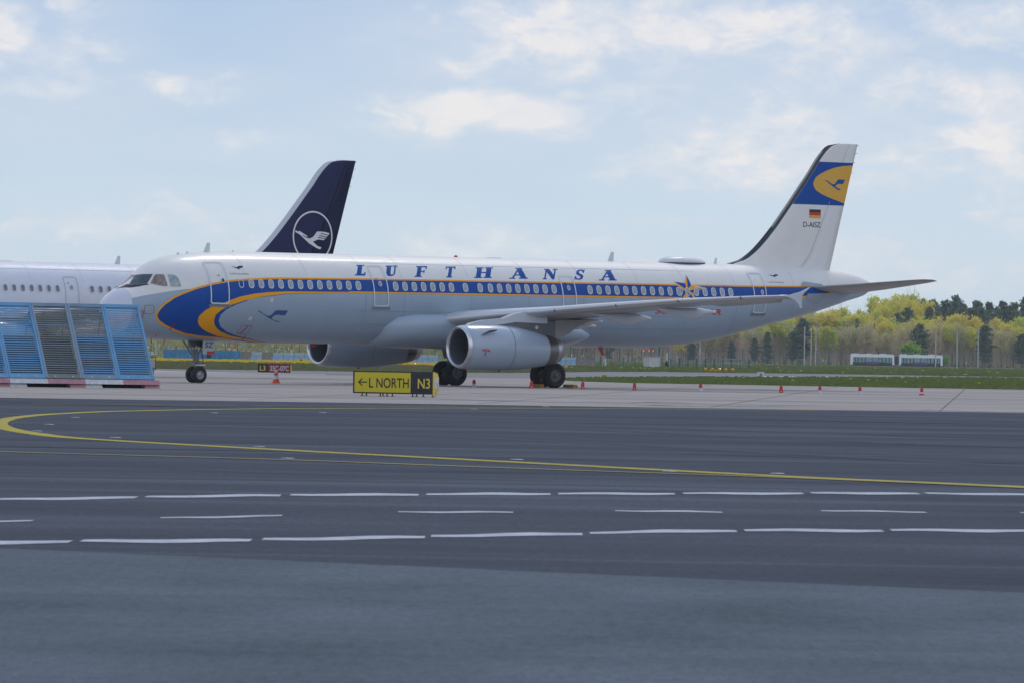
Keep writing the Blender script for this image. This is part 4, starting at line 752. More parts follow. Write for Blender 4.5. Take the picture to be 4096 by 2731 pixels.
        mb = MB(); mb.poly([(21.5, 3.0), (22.5, 3.0), (22.35, 1.9), (22.15, 1.25), (21.8, 1.25), (21.6, 1.9)], -.02, .02, fn=lambda a, b, h_: (a, -sd * (4.05 + h_ + (b - 1.9) * .12), b)); mb.build('gear_door', mat('door_grey', (.42, .46, .5)), mg)
        mb = MB(); mb.poly([(20.6, 1.9), (21.3, 1.92), (22.2, 1.75), (21.9, 1.55), (21.2, 1.7)], -.4, .4, fn=lambda a, b, h_: (a, -sd * (1.9 + h_ * .5), b)); mb.build('bay_door', mat('gear_dark', (.05, .055, .06)), mg)
    return root
X0, Y0, A0, PT = -18.1194, 256.198, .6493, -.0028
plane = build_airliner(True, 'white and grey airliner with blue and orange swoosh, nearer of the two and seen whole', (X0, Y0, PT * 21.97), A0, PT)
plane2 = build_airliner(False, 'plain white airliner with dark navy tail fin, parked behind the blue and orange one', (-44.4043, 293.3075, 0.0), .61584, -.0006)
def W1(s, l, z=0.):   # body station -> world
    return Vector((X0 + s * math.cos(A0) + l * math.sin(A0), Y0 + s * math.sin(A0) - l * math.cos(A0), z))
# ---------------------------------------------------------------- wheel chocks, cones
m_chock = mat('chock_yellow', (.42, .24, .03), .7, noise_amt=.3, nscale=9)
for i, (s, l, lab) in enumerate(((20.95, 4.3, 'yellow wheel chock in front of the near main wheel, half behind a red cone'), (22.85, 4.35, 'yellow wheel chock behind the near main wheel'))):
    t = empty('wheel_chock', W1(s, l), A0, lab, 'wheel chock', 'chocks at the main wheels')
    mb = MB(); mb.poly([(-.16, 0), (.16, 0), (.10, .16), (-.10, .16)], -.38, .38, fn=lambda a, b, h: (a, h, b)); mb.build('chock_body', m_chock, t)
    mb = MB(); mb.tube([(0, -.40, .09), (0, -.46, .12), (0, -.46, .04)], .012, 6); mb.build('rope', m_joint, t)
m_red = mat('cone_red', (.52, .022, .022), .5, noise_amt=.15, nscale=8); m_cw = mat('cone_white', (.62, .64, .68), .5, noise_amt=.1, nscale=8); m_or = mat('cone_orange', (.80, .10, .02), .5)
def marker(x, y, kind, label):
    t = empty('marker_cone', (x, y, -.008), random.random(), label, 'cone', 'small marker cones round the parked airliner')
    mb = MB(); mb.lathe([(0, .10), (.025, .10), (.03, .088)], 16, axis='z'); mb.build('base', m_cw if kind == 'w' else m_red, t)
    mb = MB(); mb.lathe([(.03, .088), (.14, .08)], 16, axis='z'); mb.build('lower_band', m_cw if kind == 'w' else m_red, t)
    mb = MB(); mb.lathe([(.14, .08), (.27, .072), (.275, .062)], 16, axis='z'); mb.build('upper_band', m_red if kind != 'b' else m_red, t)
    mb = MB(); mb.lathe([(.275, .062), (.33, .055), (.335, .0)], 16, axis='z'); mb.build('top', m_red, t)
    if kind == 'r':
        mb = MB(); mb.box((0, -.088, .07), (.05, .01, .045), rz=0); mb.build('white_patch', m_cw, t).rotation_euler.z = -t.rotation_euler.z
    return t
marker(-1.7, 264.4, 'w', 'red-topped white marker cone between the two main gears, just right of the yellow sign')
marker(.9, 259.7, 'r', 'red marker cone touching the left edge of the near main wheels')
marker(3.2, 260.0, 'r', 'first red marker cone to the right of the near main wheels')
marker(5.5, 259.0, 'r', 'second red marker cone to the right of the near main wheels, below the rear cabin')
marker(8.5, 260.6, 'w', 'red and white marker cone right of the two plain red ones, under the rear fuselage')
marker(12.0, 258.1, 'r', 'plain red marker cone below the wing tip, left of two red and white ones')
marker(13.7, 257.7, 'w', 'red and white marker cone standing below the tail fin')
marker(15.4, 256.4, 'w', 'red and white marker cone below the tail cone, between its twin and the last cone')
t = marker(18.2, 257.4, 'w', 'red marker cone with a white middle band, farthest right of the row')
mb = MB(); mb.lathe([(0, .12), (.05, .12), (.055, .09)], 16, axis='z'); mb.build('foot', m_red, t)
t = empty('traffic_cone', (-10.8, 266.4, -.008), 0, 'orange and white striped traffic cone standing before the red runway sign', 'traffic cone')
for k, (z0, z1, r0, r1) in enumerate(((.03, .20, .17, .135), (.20, .36, .135, .105), (.36, .50, .105, .08), (.50, .62, .08, .055), (.62, .72, .055, .03))):
    mb = MB(); mb.lathe([(z0, r0), (z1, r1)], 18, axis='z'); mb.build('orange_band' if k % 2 == 0 else 'white_band', m_or if k % 2 == 0 else m_cw, t)
mb = MB(); mb.box((0, 0, .015), (.40, .40, .03)); mb.build('base', m_or, t)

# ---------------------------------------------------------------- taxiway signs
m_sy = mat('sign_yellow', (.66, .53, .015), .45, noise_amt=.04, nscale=2); m_sk = mat('sign_black', (.018, .022, .032), .5); m_sr = mat('sign_red', (.26, .012, .03), .5); m_sw = mat('sign_white', (.65, .65, .68), .5)
m_fr = mat('sign_frame', (.02, .022, .028), .5); m_si = mat('sign_side_yellow', (.78, .60, .06), .5); m_st = mat('sign_stand', (.08, .07, .06), .7)  # brighter side yellow paints sunlight onto the end caps
def on_face(name, v, f, x, z, m, par, y=-.012): 
    mb = MB(); mb.add([(x + a, y, z + b) for a, b in v], f); return mb.build(name, m, par)
b_ = R(22)
t = empty('taxiway_sign', (-5.43, 199.2, -.004), -b_, 'yellow and black taxiway sign reading L NORTH and N3 with a left arrow', 'airport sign')
Wt = 2.76 / math.cos(b_); wy_ = 2.0 / math.cos(b_)
mb = MB(); mb.box((Wt / 2, .20, .475), (Wt, .40, .77)); mb.build('cabinet', m_fr, t)
mb = MB(); mb.box((.05 + (wy_ - .05) / 2, -.003, .475), (wy_ - .07, .008, .68)); mb.build('yellow_panel', m_sy, t)
mb = MB(); mb.box((wy_ + (Wt - wy_) / 2, -.003, .475), (Wt - wy_ - .05, .008, .70)); mb.build('black_panel', m_sk, t)
mb = MB(); mb.poly([(.0, .86), (.36, .80), (.46, .66), (.46, .30), (.30, .06), (0, .06)], 0, .03, fn=lambda a, b, h: (Wt + h, a - .02, b)); mb.build('end_cap', m_si, t)
mb = MB(); mb.poly([(.06, .66), (.40, .66), (.40, .32), (.22, .27), (.06, .31)], 0, .006, fn=lambda a, b, h: (Wt + .032 + h, a, b)); mb.build('white_label', m_sw, t)
cx = 1 / math.cos(b_)
mb = MB()
for a, b in (((.22, .475), (.50, .475)), ((.22, .475), (.335, .585)), ((.22, .475), (.335, .365))): 
    d = Vector((b[0] - a[0], 0, b[1] - a[1])).normalized() * .02; n_ = Vector((-d.z, 0, d.x)); a3, b3 = Vector((a[0], -.014, a[1])) - d, Vector((b[0], -.014, b[1])) + d; mb.add([a3 - n_, b3 - n_, b3 + n_, a3 + n_], [(0, 1, 2, 3)])
mb.build('arrow', m_sk, t)
v, f = text_tris('L NORTH', 1.37 * cx, .345, .012); on_face('lettering', v, f, .56 * cx, .285, m_sk, t)
v, f = text_tris('N3', .42 * cx, .345, .012); on_face('lettering', v, f, 2.24 * cx, .285, m_si, t)
for x in (.32, .48, 1.0, 1.1, 1.25, 1.45, 2.2, 2.35, 2.6, 2.95):
    mb = MB(); mb.tube([(x, .06, .0), (x, .06, .10)], .022, 6); mb.box((x, .06, .008), (.10, .12, .016)); mb.build('foot', m_st, t)
mb = MB(); mb.tube([(Wt + .05, .2, .5), (Wt + .12, .15, .3), (Wt + .06, .1, .12), (Wt + .1, .05, .0)], .008, 5); mb.build('cable', m_st, t)
t = empty('runway_sign', (-17.0, 389, -.004), -.06, 'dark red and black runway sign reading L3 and 25C-07C by the grass', 'airport sign'); t.scale = (1.1, 1.1, 1.25)
mb = MB(); mb.box((1.0, .15, .25), (2.0, .3, .46)); mb.build('cabinet', m_fr, t)
mb = MB(); mb.box((.31, -.004, .25), (.58, .008, .42)); mb.build('black_panel', m_sk, t)
mb = MB(); mb.box((1.30, -.004, .25), (1.36, .008, .42)); mb.build('red_panel', m_sr, t)
mb = MB(); mb.poly([(0, .46), (.2, .44), (.3, .3), (.2, .04), (0, .04)], 0, .03, fn=lambda a, b, h: (2.0 + h, a, b)); mb.build('end_cap', m_si, t)
v, f = text_tris('L3', .34, .27, .015); on_face('lettering', v, f, .13, .11, m_si, t)
v, f = text_tris('25C-07C', 1.16, .27, .015); on_face('lettering', v, f, .74, .11, m_sw, t)
for x in (.3, 1.0, 1.7):
    mb = MB(); mb.tube([(x, .1, 0), (x, .1, .06)], .03, 6); mb.build('foot', m_st, t)
def small_sign(x, y, w, h, m, label, txt=None, mt=None):
    t = empty('marker_board', (x, y, -.004), 0, label, 'airport sign')
    mb = MB(); mb.box((w / 2, .06, h / 2 + .05), (w, .12, h)); mb.build('board', m, t)
    for q in (.15, .85):
        mb = MB(); mb.tube([(w * q, .06, 0), (w * q, .06, .07)], .02, 6); mb.build('foot', m_st, t)
    if txt: v, f = text_tris(txt, w * .7, h * .6, .02); on_face('lettering', v, f, w * .15, .05 + h * .2, mt, t)
    return t
t = small_sign(5.75, 372, .40, .24, m_si, 'tiny yellow board with dark marks on the verge right of the near main wheels')
for q in (.08, .22, .30):
    mb = MB(); mb.box((q, -.004, .17), (.05, .008, .2)); mb.build('dark_bar', m_sk, t)
small_sign(13.2, 412, 1.0, .13, mat('board_brown', (.09, .035, .03), .6), 'long low dark brown board lying on the verge before the orange lamps')
t = small_sign(18.9, 446, .52, .42, m_sw, 'small white board with a red ring beside the grass verge')
mb = MB(); mb.lathe([(0, .10), (.004, .10), (.005, .04), (0, .04)], 18, axis='y', org=(.26, -.012, .26)); mb.build('red_ring', m_red, t)
t = small_sign(-25.98, 700, 1.18, .5, mat('board_bright_yellow', (.80, .62, .02), .5), 'bright yellow board with a dark central gap, right of the pale blue barriers')
mb = MB(); mb.box((.58, -.01, .3), (.16, .01, .42)); mb.build('dark_bar', m_sk, t)
t = small_sign(-37.4, 700, .62, .26, mat('board_orange', (.70, .18, .04), .5), 'small orange board in the dandelions in front of the blue hoarding')

# ---------------------------------------------------------------- lamps in the field
m_lo = mat('lamp_orange', (.72, .30, .02), .4, spec=.5); m_ls = mat('lamp_stem', (.25, .22, .2), .6)
def ball(x, y, z, r, label, grp, m=m_lo, name='guard_lamp'):
    t = empty(name, (x, y, -.004), 0, label, 'lamp', grp)
    mb = MB(); mb.lathe([(z - r, .01), (z - r * .8, r * .6), (z - r * .4, r * .92), (z, r), (z + r * .4, r * .92), (z + r * .8, r * .6), (z + r, .0)], 14, axis='z'); mb.build('lamp_head', m, t)
    mb = MB(); mb.tube([(0, 0, 0), (0, 0, z - r * .9)], .03, 6); mb.build('stem', m_ls, t)
    mb = MB(); mb.box((0, 0, z - r * 1.0), (r * 1.1, r * 1.1, .06)); mb.build('collar', m_ls, t); return t
ordn = ['first', 'second', 'third', 'fourth', 'fifth']
for xs, z, where, n_ in (([18.72, 19.38, 20.04, 20.66, 21.33], .36, 'in the row right of the white hut', 5), ([-10.65, -10.02, -9.38, -8.75, -8.11], .36, 'in the row above the taxiway sign', 5),
                     ([-24.1, -23.45, -22.82, -22.21, -21.56], .34, 'in the row above the red runway sign', 5), ([-33.1, -31.9, -31.15, -30.4], .36, 'in the row beside the nose wheel', 4), ([4.05, 4.62, 5.25], .36, 'in the row behind the near main wheels', 3)):
    for k, x in enumerate(xs):
        o = ball(x, 560, z, .165, '%s round orange lamp from the left %s' % (ordn[k], where), 'round orange guard lamps in the grass')
        if where.startswith('in the row above the taxi') and k == 2 or where.startswith('in the row right') and k == 2:
            mb = MB(); mb.lathe([(0, .05), (.01, .05), (.012, .001)], 10, axis='y', org=(.08, -.165, z + .1)); mb.build('lit_lens', mat('lit_lens', (1, .8, .4), .3, emit=((1, .72, .35), 1.2)), o)
m_wl = mat('lamp_white', (.62, .60, .58), .4)
for k, (x, y) in enumerate([(12.1, 640), (13.4, 640), (14.2, 640), (14.7, 641), (15.6, 641), (17.0, 641), (28.8, 622), (30.2, 629), (31.8, 637)]):
    if k < 6: lab = '%s tiny white edge lamp in the dandelions under the rear fuselage' % (ordn + ['sixth'])[k]
    else: lab = '%s tiny white edge lamp left to right by the taxiway stripe' % ordn[k - 6]
    ball(x, y, .22, .08, lab, 'small white edge lamps in the grass', m_wl, 'edge_lamp')

# ---------------------------------------------------------------- blast fence on the left
m_fb = mat('fence_blue', (.15, .36, .58), .5, noise_amt=.14, nscale=1.6); m_fd = mat('fence_blue_dull', (.20, .29, .38), .55, noise_amt=.18, nscale=1.4); m_fk = mat('fence_khaki', (.19, .215, .20), .6, noise_amt=.16, nscale=2)
m_bw = mat('block_white', (.62, .62, .62), .8, noise_amt=.18, nscale=5, bump=.3, bscale=30); m_bp = mat('block_pink', (.47, .24, .265), .8, noise_amt=.18, nscale=4, bump=.3, bscale=30); m_bolt = mat('bolt_white', (.6, .6, .6), .5)
be = R(28); FX, FY = -13.44, 218.6
bf = empty('blast_fence', (FX, FY, -.008), be, 'leaning blue slatted blast fence on pink and white concrete blocks', 'blast fence')
LEAN = math.atan2(1.62, 2.76); zb0 = .33
def fpt(u, v, d=0.):      # u leftwards along the run (m), v up the slope (m), d proud of the slope
    return Vector((-u, v * math.sin(LEAN) - d * math.cos(LEAN), zb0 + v * math.cos(LEAN) + d * math.sin(LEAN)))
SL = 2.76 / math.cos(LEAN); pw = 1.31 / math.cos(be) * 1.0
def fbar(name, p, q, w, th, m, par, sub=None):     # a straight bar lying on the slope
    a, b = fpt(*p), fpt(*q); d = (b - a).normalized(); nrm = Vector((0, -math.cos(LEAN), math.sin(LEAN))); sde = d.cross(nrm) * (w / 2); nn = nrm * th
    mb = MB(); mb.add([a - sde, b - sde, b + sde, a + sde, a - sde + nn, b - sde + nn, b + sde + nn, a + sde + nn], [(0, 3, 2, 1), (4, 5, 6, 7), (0, 1, 5, 4), (1, 2, 6, 5), (2, 3, 7, 6), (3, 0, 4, 7)]); return mb.build(name, m, par)
for k in range(6):
    u0, u1 = k * pw + .02, (k + 1) * pw - .02; ms = [m_fb, m_fd, m_fk, m_fb, m_fb, m_fk][k]; mf = [m_fb, m_fb, mat('fence_grey_frame', (.24, .33, .43), .55, noise_amt=.1), m_fb, m_fb, m_fb][k]
    fr = fbar('panel_frame', (u0 + .03, 0.0), (u0 + .03, SL), .085, .07, mf, bf)
    fbar('frame_side', (u1 - .03, 0.0), (u1 - .03, SL), .085, .07, mf if k != 1 else MAT['fence_grey_frame'], fr)
    fbar('frame_top', (u0, SL - .06), (u1, SL - .06), .14, .06, m_fd if k in (1, 2) else m_fb, fr)
    fbar('frame_foot', (u0, .06), (u1, .06), .16, .06, [m_fb, m_fd, m_fk, m_fb, m_fb, m_fb][k], fr)
    ns = 31
    for i in range(ns):
        v = .17 + (SL - .34) * i / (ns - 1); mm = ms
        if k == 1 and (i % 7 in (1, 2)): mm = m_fb
        if k == 2 and i % 9 == 4: mm = m_fd
        if k == 1 and i > 17 and i % 3: mm = m_fk
        a = fpt(u0 + .06, v); w_ = (u1 - u0) - .12; tl = R(38)
        me = bpy.data.meshes.get('slat_%d' % k) or None
        if me is None:
            mb = MB(); mb.add([(0, -.035, 0), (-w_, -.035, 0), (-w_, .015, .042), (0, .015, .042), (0, .05, -.012), (-w_, .05, -.012)], [(0, 1, 2, 3), (1, 0, 4, 5), (4, 3, 2, 5), (0, 3, 4), (1, 5, 2)])
            me = mb.mesh('slat_%d' % k, ms)
        o = link('slat', me, fr); o.location = a
        if mm is not ms: o.material_slots[0].link = 'OBJECT'; o.material_slots[0].material = mm
    for i in range(17):
        o = link('rear_slat', me, fr); o.location = fpt(u0 + .06, .17 + .118 + (SL - .34) * i / (ns - 1), -.13); o.material_slots[0].link = 'OBJECT'; o.material_slots[0].material = mat('slat_shade', (.05, .075, .12), .7)  # second row added behind, coloured dark to put shade in the gaps
    for q in (.25, .75):
        mb = MB(); c_ = fpt(u0 + (u1 - u0) * q, .06, .07); mb.box(c_, (.07, .03, .05)); mb.build('bolt', m_bolt, fr)
    # stays behind the screen
    mb = MB(); mb.tube([fpt(u0 + .05, SL * .9, -.08), (-(u0 + .05), 2.3, .3)], .03, 6); mb.build('rear_stay', m_fd, fr)
# concrete blocks: pink and white halves, recesses under them
q_ = 1 / math.cos(be)
for k in range(4):
    u = k * 3.06 - .16
    for (a0, a1, m_) in ((0, 1.52, m_bp), (1.52, 3.05, m_bw)):
        g0, g1 = .61, 2.37
        mb = MB()
        def prf(x0, x1, z0, z1):
            mb.add([(-x0, -.22, z0), (-x1, -.22, z0), (-x1, .75, z0), (-x0, .75, z0), (-x0 - (.0), -.10, z1), (-x1, -.10, z1), (-x1, .6, z1), (-x0, .6, z1)], [(0, 3, 2, 1), (4, 5, 6, 7), (0, 1, 5, 4), (1, 2, 6, 5), (2, 3, 7, 6), (3, 0, 4, 7)])
        prf(u + a0, u + a1, .14, .31)
        if a0 == 0: prf(u + a0, u + g0, 0, .139)
        else: prf(u + g1, u + a1, 0, .139)
        mb.build('concrete_block', m_, bf)
    mb = MB(); mb.box((-(u + (g0 + g1) / 2), .42, .07), (g1 - g0, .5, .135)); mb.build('recess_shade_filler', mat('recess_shade', (.012, .014, .018), .9), bf)  # near-black filler added, painting the shade inside the recess
# things beside the fence
t = empty('cabinet', (-21.35, 345, -.008), 0, 'small beige cabinet standing just right of the blast fence', 'cabinet')
mb = MB(); mb.box((0, 0, .62), (.34, .4, .50)); mb.build('cabinet_body', mat('cabinet_beige', (.42, .38, .36), .6), t); mb = MB(); mb.box((0, 0, .18), (.22, .3, .36)); mb.build('plinth', mat('plinth_brown', (.22, .17, .14), .7), t); mb = MB(); mb.box((.19, 0, .55), (.03, .42, .66)); mb.build('door', m_sk, t)

# ---------------------------------------------------------------- structures behind the field
m_wb = mat('hoarding_blue', (.045, .24, .47), .6, noise_amt=.2, nscale=.9); m_gr = mat('hoarding_marks', (.42, .50, .62), .6)
hb = empty('hoarding', (-44.95, 750, -.004), .0, 'long blue hoarding with pale scrawls behind the nose wheel', 'hoarding')
for k in range(8):
    mb = MB(); mb.box((1.24 * k + .62, 0, .70 - .006 * k), (1.22, .08, 1.36)); pn = mb.build('panel', m_wb, hb)
    mb = MB(); mb.box((1.24 * k, .02, .7), (.05, .10, 1.38)); mb.build('post', MAT['fence_blue_dull'], hb)
    for j in range(3 if k not in (0,) else 1):
        x = 1.24 * k + .2 + .8 * random.random(); z = .45 + .55 * random.random(); pts = [(x + .10 * math.cos(a), -.06, z + .14 * math.sin(a * 1.3 + j)) for a in [q * .9 for q in range(6)]]
        mb = MB(); mb.tube(pts, .022, 4); o = mb.build('scrawl', m_gr, pn)
m_bb = mat('barrier_pale_blue', (.26, .40, .54), .55, noise_amt=.15, nscale=2); m_bt = mat('barrier_top', (.50, .68, .82), .5, noise_amt=.2, nscale=3); m_br = mat('barrier_brown', (.24, .20, .18), .7, noise_amt=.2, nscale=2)
def barrier(x0, x1, col, label):
    w = x1 - x0; t = empty('blast_barrier', (x0, 750, -.004), 0, label, 'barrier', 'row of slatted blast barriers behind the field')
    mb_ = m_bb if col == 'b' else m_br; mt_ = m_bt if col == 'b' else m_br
    for h in range(2):
        mb = MB(); xx = w * h / 2 + .02; ww = w / 2 - .04
        mb.poly([(xx - .12, .03), (xx + ww - .12, .03), (xx + ww, .92), (xx, .92)], 0, .04, fn=lambda a, b, q: (a, b * .5 + q, b)); mb.build('panel', mb_, t)
    n = 9 if col == 'b' else 6
    for i in range(3):
        mb = MB(); mb.box((w / 2, .5 + .03 * i, .97 + .10 * i), (w - .05, .03, .065)); mb.build('slat', mt_, t)
    mb = MB(); mb.poly([(-.13, .0), (-.07, .0), (.05, 1.25), (-.01, 1.25)], -.03, .03, fn=lambda a, b, q: (a, b * .5 + q - .03, b)); mb.build('post', MAT['fence_blue_dull'] if col == 'b' else m_br, t)
    mb = MB(); mb.poly([(w - .13, .0), (w - .10, .0), (w + .02, 1.25), (w - .01, 1.25)], -.03, .03, fn=lambda a, b, q: (a, b * .5 + q - .03, b)); mb.build('post', MAT['fence_blue_dull'] if col == 'b' else m_br, t)
barrier(-34.95, -33.7, 'n', 'brown see-through barrier right at the end of the blue hoarding'); barrier(-33.65, -32.25, 'b', 'lone pale blue barrier between two brown ones left of the far engine'); barrier(-32.15, -30.9, 'n', 'brown barrier left of the pale blue row by the far engine')
for k in range(4): barrier(-30.85 + 1.37 * k, -29.52 + 1.37 * k, 'b', '%s pale blue barrier from the left in the row running behind the far engine' % ordn[k])
for k in range(4): barrier(-14.9 + 1.36 * k, -13.58 + 1.36 * k, 'b', '%s pale blue barrier from the left between the far engine and the far main gear' % ordn[k])
barrier(5.65, 7.0, 'b', 'left one of two pale blue barriers behind the near main wheels'); barrier(7.05, 8.35, 'b', 'right one of two pale blue barriers behind the near main wheels')
barrier(8.45, 9.6, 'n', 'left brown barrier next to the two pale blue ones'); barrier(9.65, 10.8, 'n', 'right brown barrier next to the two pale blue ones')
# white service carts at the far left
m_cart = mat('cart_white', (.66, .66, .66), .5, noise_amt=.15, nscale=5)
for x, lab in ((-46.6, 'left white service cart parked at the end of the blue hoarding'), (-45.75, 'right white service cart parked at the end of the blue hoarding')):
    t = empty('service_cart', (x, 742, -.004), 0, lab, 'cart', 'white carts by the hoarding')
    mb = MB(); mb.box((0, 0, .86), (.62, 1.0, .38)); mb.build('cart_body', m_cart, t); mb = MB(); mb.box((0, 0, .55), (.5, .9, .24)); mb.build('chassis', mat('cart_tan', (.34, .28, .2), .6), t)
    for dx in (-.22, .22):
        mb = MB(); mb.lathe([(-.05, .01), (-.05, .2), (.05, .2), (.05, .01)], 12, axis='y', org=(dx, -.4, .22)); mb.build('wheel', MAT['tyre_rubber'], t)
    mb = MB(); mb.box((.12, -.51, .9), (.2, .02, .16)); mb.build('window', m_sk, t)
# red and white masts
m_mr = mat('mast_red', (.60, .10, .07), .5); m_mw = mat('mast_white', (.66, .68, .70), .5); m_mg = mat('mast_grey', (.40, .46, .46), .5, metal=.3)
def mast(x, y, h, r, cols, label, lamp=None, name='mast', grp='thin masts behind the field'):
    t = empty(name, (x, y, -.004), 0, label, 'mast', grp); n = len(cols)
    for k, m_ in enumerate(cols):
        mb = MB(); mb.tube([(0, 0, h * k / n), (0, 0, h * (k + 1) / n)], r, 8); mb.build('pole_section', m_, t)
    if lamp: mb = MB(); mb.lathe([(h, r * 1.2), (h + .08, r * 2), (h + .2, r * 1.6), (h + .25, 0)], 10, axis='z'); mb.build('lamp_head', lamp, t)
    return t
mast(-36.6, 752, 3.4, .11, [m_mw, m_mw, m_mr, m_mw], 'left one of two close red and white masts behind the blue hoarding'); mast(-35.85, 752, 3.2, .12, [m_mw, m_mw, m_mr, m_mr], 'right one of two close red and white masts behind the blue hoarding')
mast(-36.1, 755, 3.2, .05, [m_mg], 'thin grey mast between the two red and white masts'); mast(-28.55, 752, 3.2, .09, [m_mw, m_mw, m_mr, m_mw], 'red and white mast behind the pale blue barriers left of the far engine')
mast(-31.6, 752, 2.7, .06, [m_mg], 'plain grey mast behind the brown barrier left of the far engine'); mast(-43.4, 755, 1.75, .05, [m_mw], 'short white mast with a red lamp over the blue hoarding', m_mr)
mast(-46.3, 755, 2.4, .05, [m_mw], 'white mast above the two white carts'); mast(-45.3, 756, 2.2, .04, [m_mg], 'thin grey mast right of the white carts')
m_rl = mat('red_lamp', (.9, .05, .03), .4, emit=((1, .1, .05), 1.6))
for x, lab in ((17.35, 'left red lamp on a thin pole over the white hut'), (18.05, 'middle red lamp on a thin pole over the white hut'), (18.6, 'right red lamp on a thin pole over the white hut')): mast(x, 764, 2.15, .025, [m_mg], lab, m_rl, 'lamp_pole', 'red lamps above the white hut')
for x, h, m_, lab in ((19.0, 2.8, m_mg, 'first of the thin grey poles right of the white hut'), (19.2, 2.9, m_mg, 'second of the thin grey poles right of the white hut'), (19.65, 3.4, m_mg, 'tall grey pole right of the white hut'), (20.85, 3.6, m_mg, 'grey pole right of the thick red and white mast')): mast(x, 765, h, .045, [m_], lab)
mast(20.45, 764, 4.0, .09, [m_mw, m_mw, m_mr, m_mw], 'thick red and white mast right of the white hut')
t = mast(24.8, 765, 3.6, .05, [m_mg, m_mw], 'grey pole carrying a double white lamp under the rear fuselage')
for z in (2.35, 2.0):
    mb = MB(); mb.lathe([(z, .02), (z + .05, .12), (z + .14, .1), (z + .17, 0)], 10, axis='z'); mb.build('lamp_head', m_mw, t)
for k, (x, h, lab) in enumerate(((65.5, 8.6, 'tallest left pale pole of three standing before the wood'), (67.0, 7.9, 'middle thin pole of three standing before the wood'), (68.05, 8.7, 'right pole of three standing before the wood'), (94.9, 8.0, 'pale pole in front of the right half of the people mover'), (99.7, 7.9, 'pale pole just right of the people mover'), (104.4, 9.0, 'tall pale pole farthest right before the wood'))): mast(x, 1300, h, .13, [mat('pole_pale', (.50, .52, .54), .5, noise_amt=.08)], lab, None, 'mast', 'tall pale poles before the wood')
# white hut
t = empty('hut', (17.3, 760, -.004), 0, 'white equipment hut with red and white checks along its top', 'hut')
mb = MB(); mb.box((1.04, .6, .70), (2.08, 1.2, 1.34)); mb.build('wall', mat('hut_white', (.62, .62, .60), .6, noise_amt=.05), t); mb = MB(); mb.box((.34, -.01, .70), (.68, .02, 1.32)); mb.build('door', mat('hut_shadow_white', (.52, .53, .55), .6), t)  # door panel is a shaded copy of the wall white, shade painted in
for k in range(13):
    mb = MB(); mb.box((.08 + .16 * k, -.015, 1.44 - (k % 2) * .02), (.155, .03, .12)); mb.build('check', m_mr if k % 2 else m_mw, t)
t = empty('figure_box', (20.35, 762, -.004), 0, 'dark equipment box at the foot of the red and white mast', 'equipment box'); mb = MB(); mb.box((0, 0, .5), (.36, .3, .5)); mb.build('box_body', m_sk, t); mb = MB(); mb.box((0, 0, .15), (.75, .3, .24)); mb.build('plinth', m_sk, t); mb = MB(); mb.lathe([(.75, .1), (.9, .12), (1.0, 0)], 10, axis='z'); mb.build('lamp_head', m_sk, t)
t = empty('marker_post', (12.3, 762, -.004), 0, 'white post with a pink top right of the red drain mast', 'post'); mb = MB(); mb.box((0, 0, .55), (.22, .15, 1.1)); mb.build('post_body', m_mw, t); mb = MB(); mb.box((0, 0, 1.16), (.20, .14, .16)); mb.build('post_top', mat('pink', (.62, .2, .5), .5), t)
# low pale fence right of the hut, high mesh fence before the wood
m_mesh = mat('mesh_wire', (.20, .28, .34), .6); m_pst = mat('fence_post_green', (.035, .085, .085), .6)
def mesh_fence(x0, x1, y, h, step, label, wires, vstep, w=.03, y1=None):
    t = empty('mesh_fence', (x0, y, -.004), 0, label, 'fence'); n = int((x1 - x0) / step)
    pm = None
    for k in range(n + 1):
        if pm is None: mb = MB(); mb.tube([(0, 0, 0), (0, 0, h + .1)], w * 1.6, 6); o = mb.build('post', m_pst, t); pm = o.data
        else: o = link('post', pm, t)
        o.location = (k * step, 0, 0)
    mb = MB()
    for i in range(wires): mb.box(((x1 - x0) / 2, .03, h * (i + 1) / wires), (x1 - x0, .015, w * .7))
    for i in range(int((x1 - x0) / vstep)): mb.box((i * vstep, .03, h / 2), (w * .55, .012, h))
    o = mb.build('wire_mesh', m_mesh, t); o['kind'] = 'stuff'; return t
mesh_fence(21.9, 33.5, 800, 1.25, 1.2, 'low pale mesh fence right of the white hut under the rear fuselage', 5, .22, .05)
mesh_fence(9.0, 17.0, 800, 1.2, 1.6, 'low grey mesh fence left of the white hut', 5, .3, .04)
mesh_fence(-100, 146, 1508, 3.6, 3.2, 'high green mesh fence running along the foot of the wood', 5, .9, .07)
t = empty('goal_frame', (28.6, 790, -.004), 0, 'pale rectangular tube frame standing before the low mesh fence', 'frame')
for n_, a, b in (('post', (0, 0, 0), (0, 0, 1.3)), ('post', (2.6, 0, 0), (2.6, 0, 1.3)), ('rail', (0, 0, 1.3), (2.6, 0, 1.3)), ('rail', (0, 0, .8), (2.6, 0, .8))): mb = MB(); mb.tube([a, b], .04, 6); mb.build(n_, m_mg, t)
for k, (x, lab) in enumerate(((37.2, 'white spot lamp low in the fence left of the three poles'), (69.6, 'bright white lamp low in the fence right of the three poles'), (75.8, 'small white lamp low in the fence midway to the people mover'), (80.1, 'small white lamp in the fence just left of the people mover'), (101.9, 'white lamp low in the fence right of the people mover'), (124.8, 'left white lamp low in the fence near the right edge'), (129.5, 'right white lamp low in the fence near the right edge'))):
    mast(x * 1500 / 1300, 1500, 1.25, .04, [m_mg], lab, m_mw, 'lamp_pole', 'low white lamps by the mesh fence')

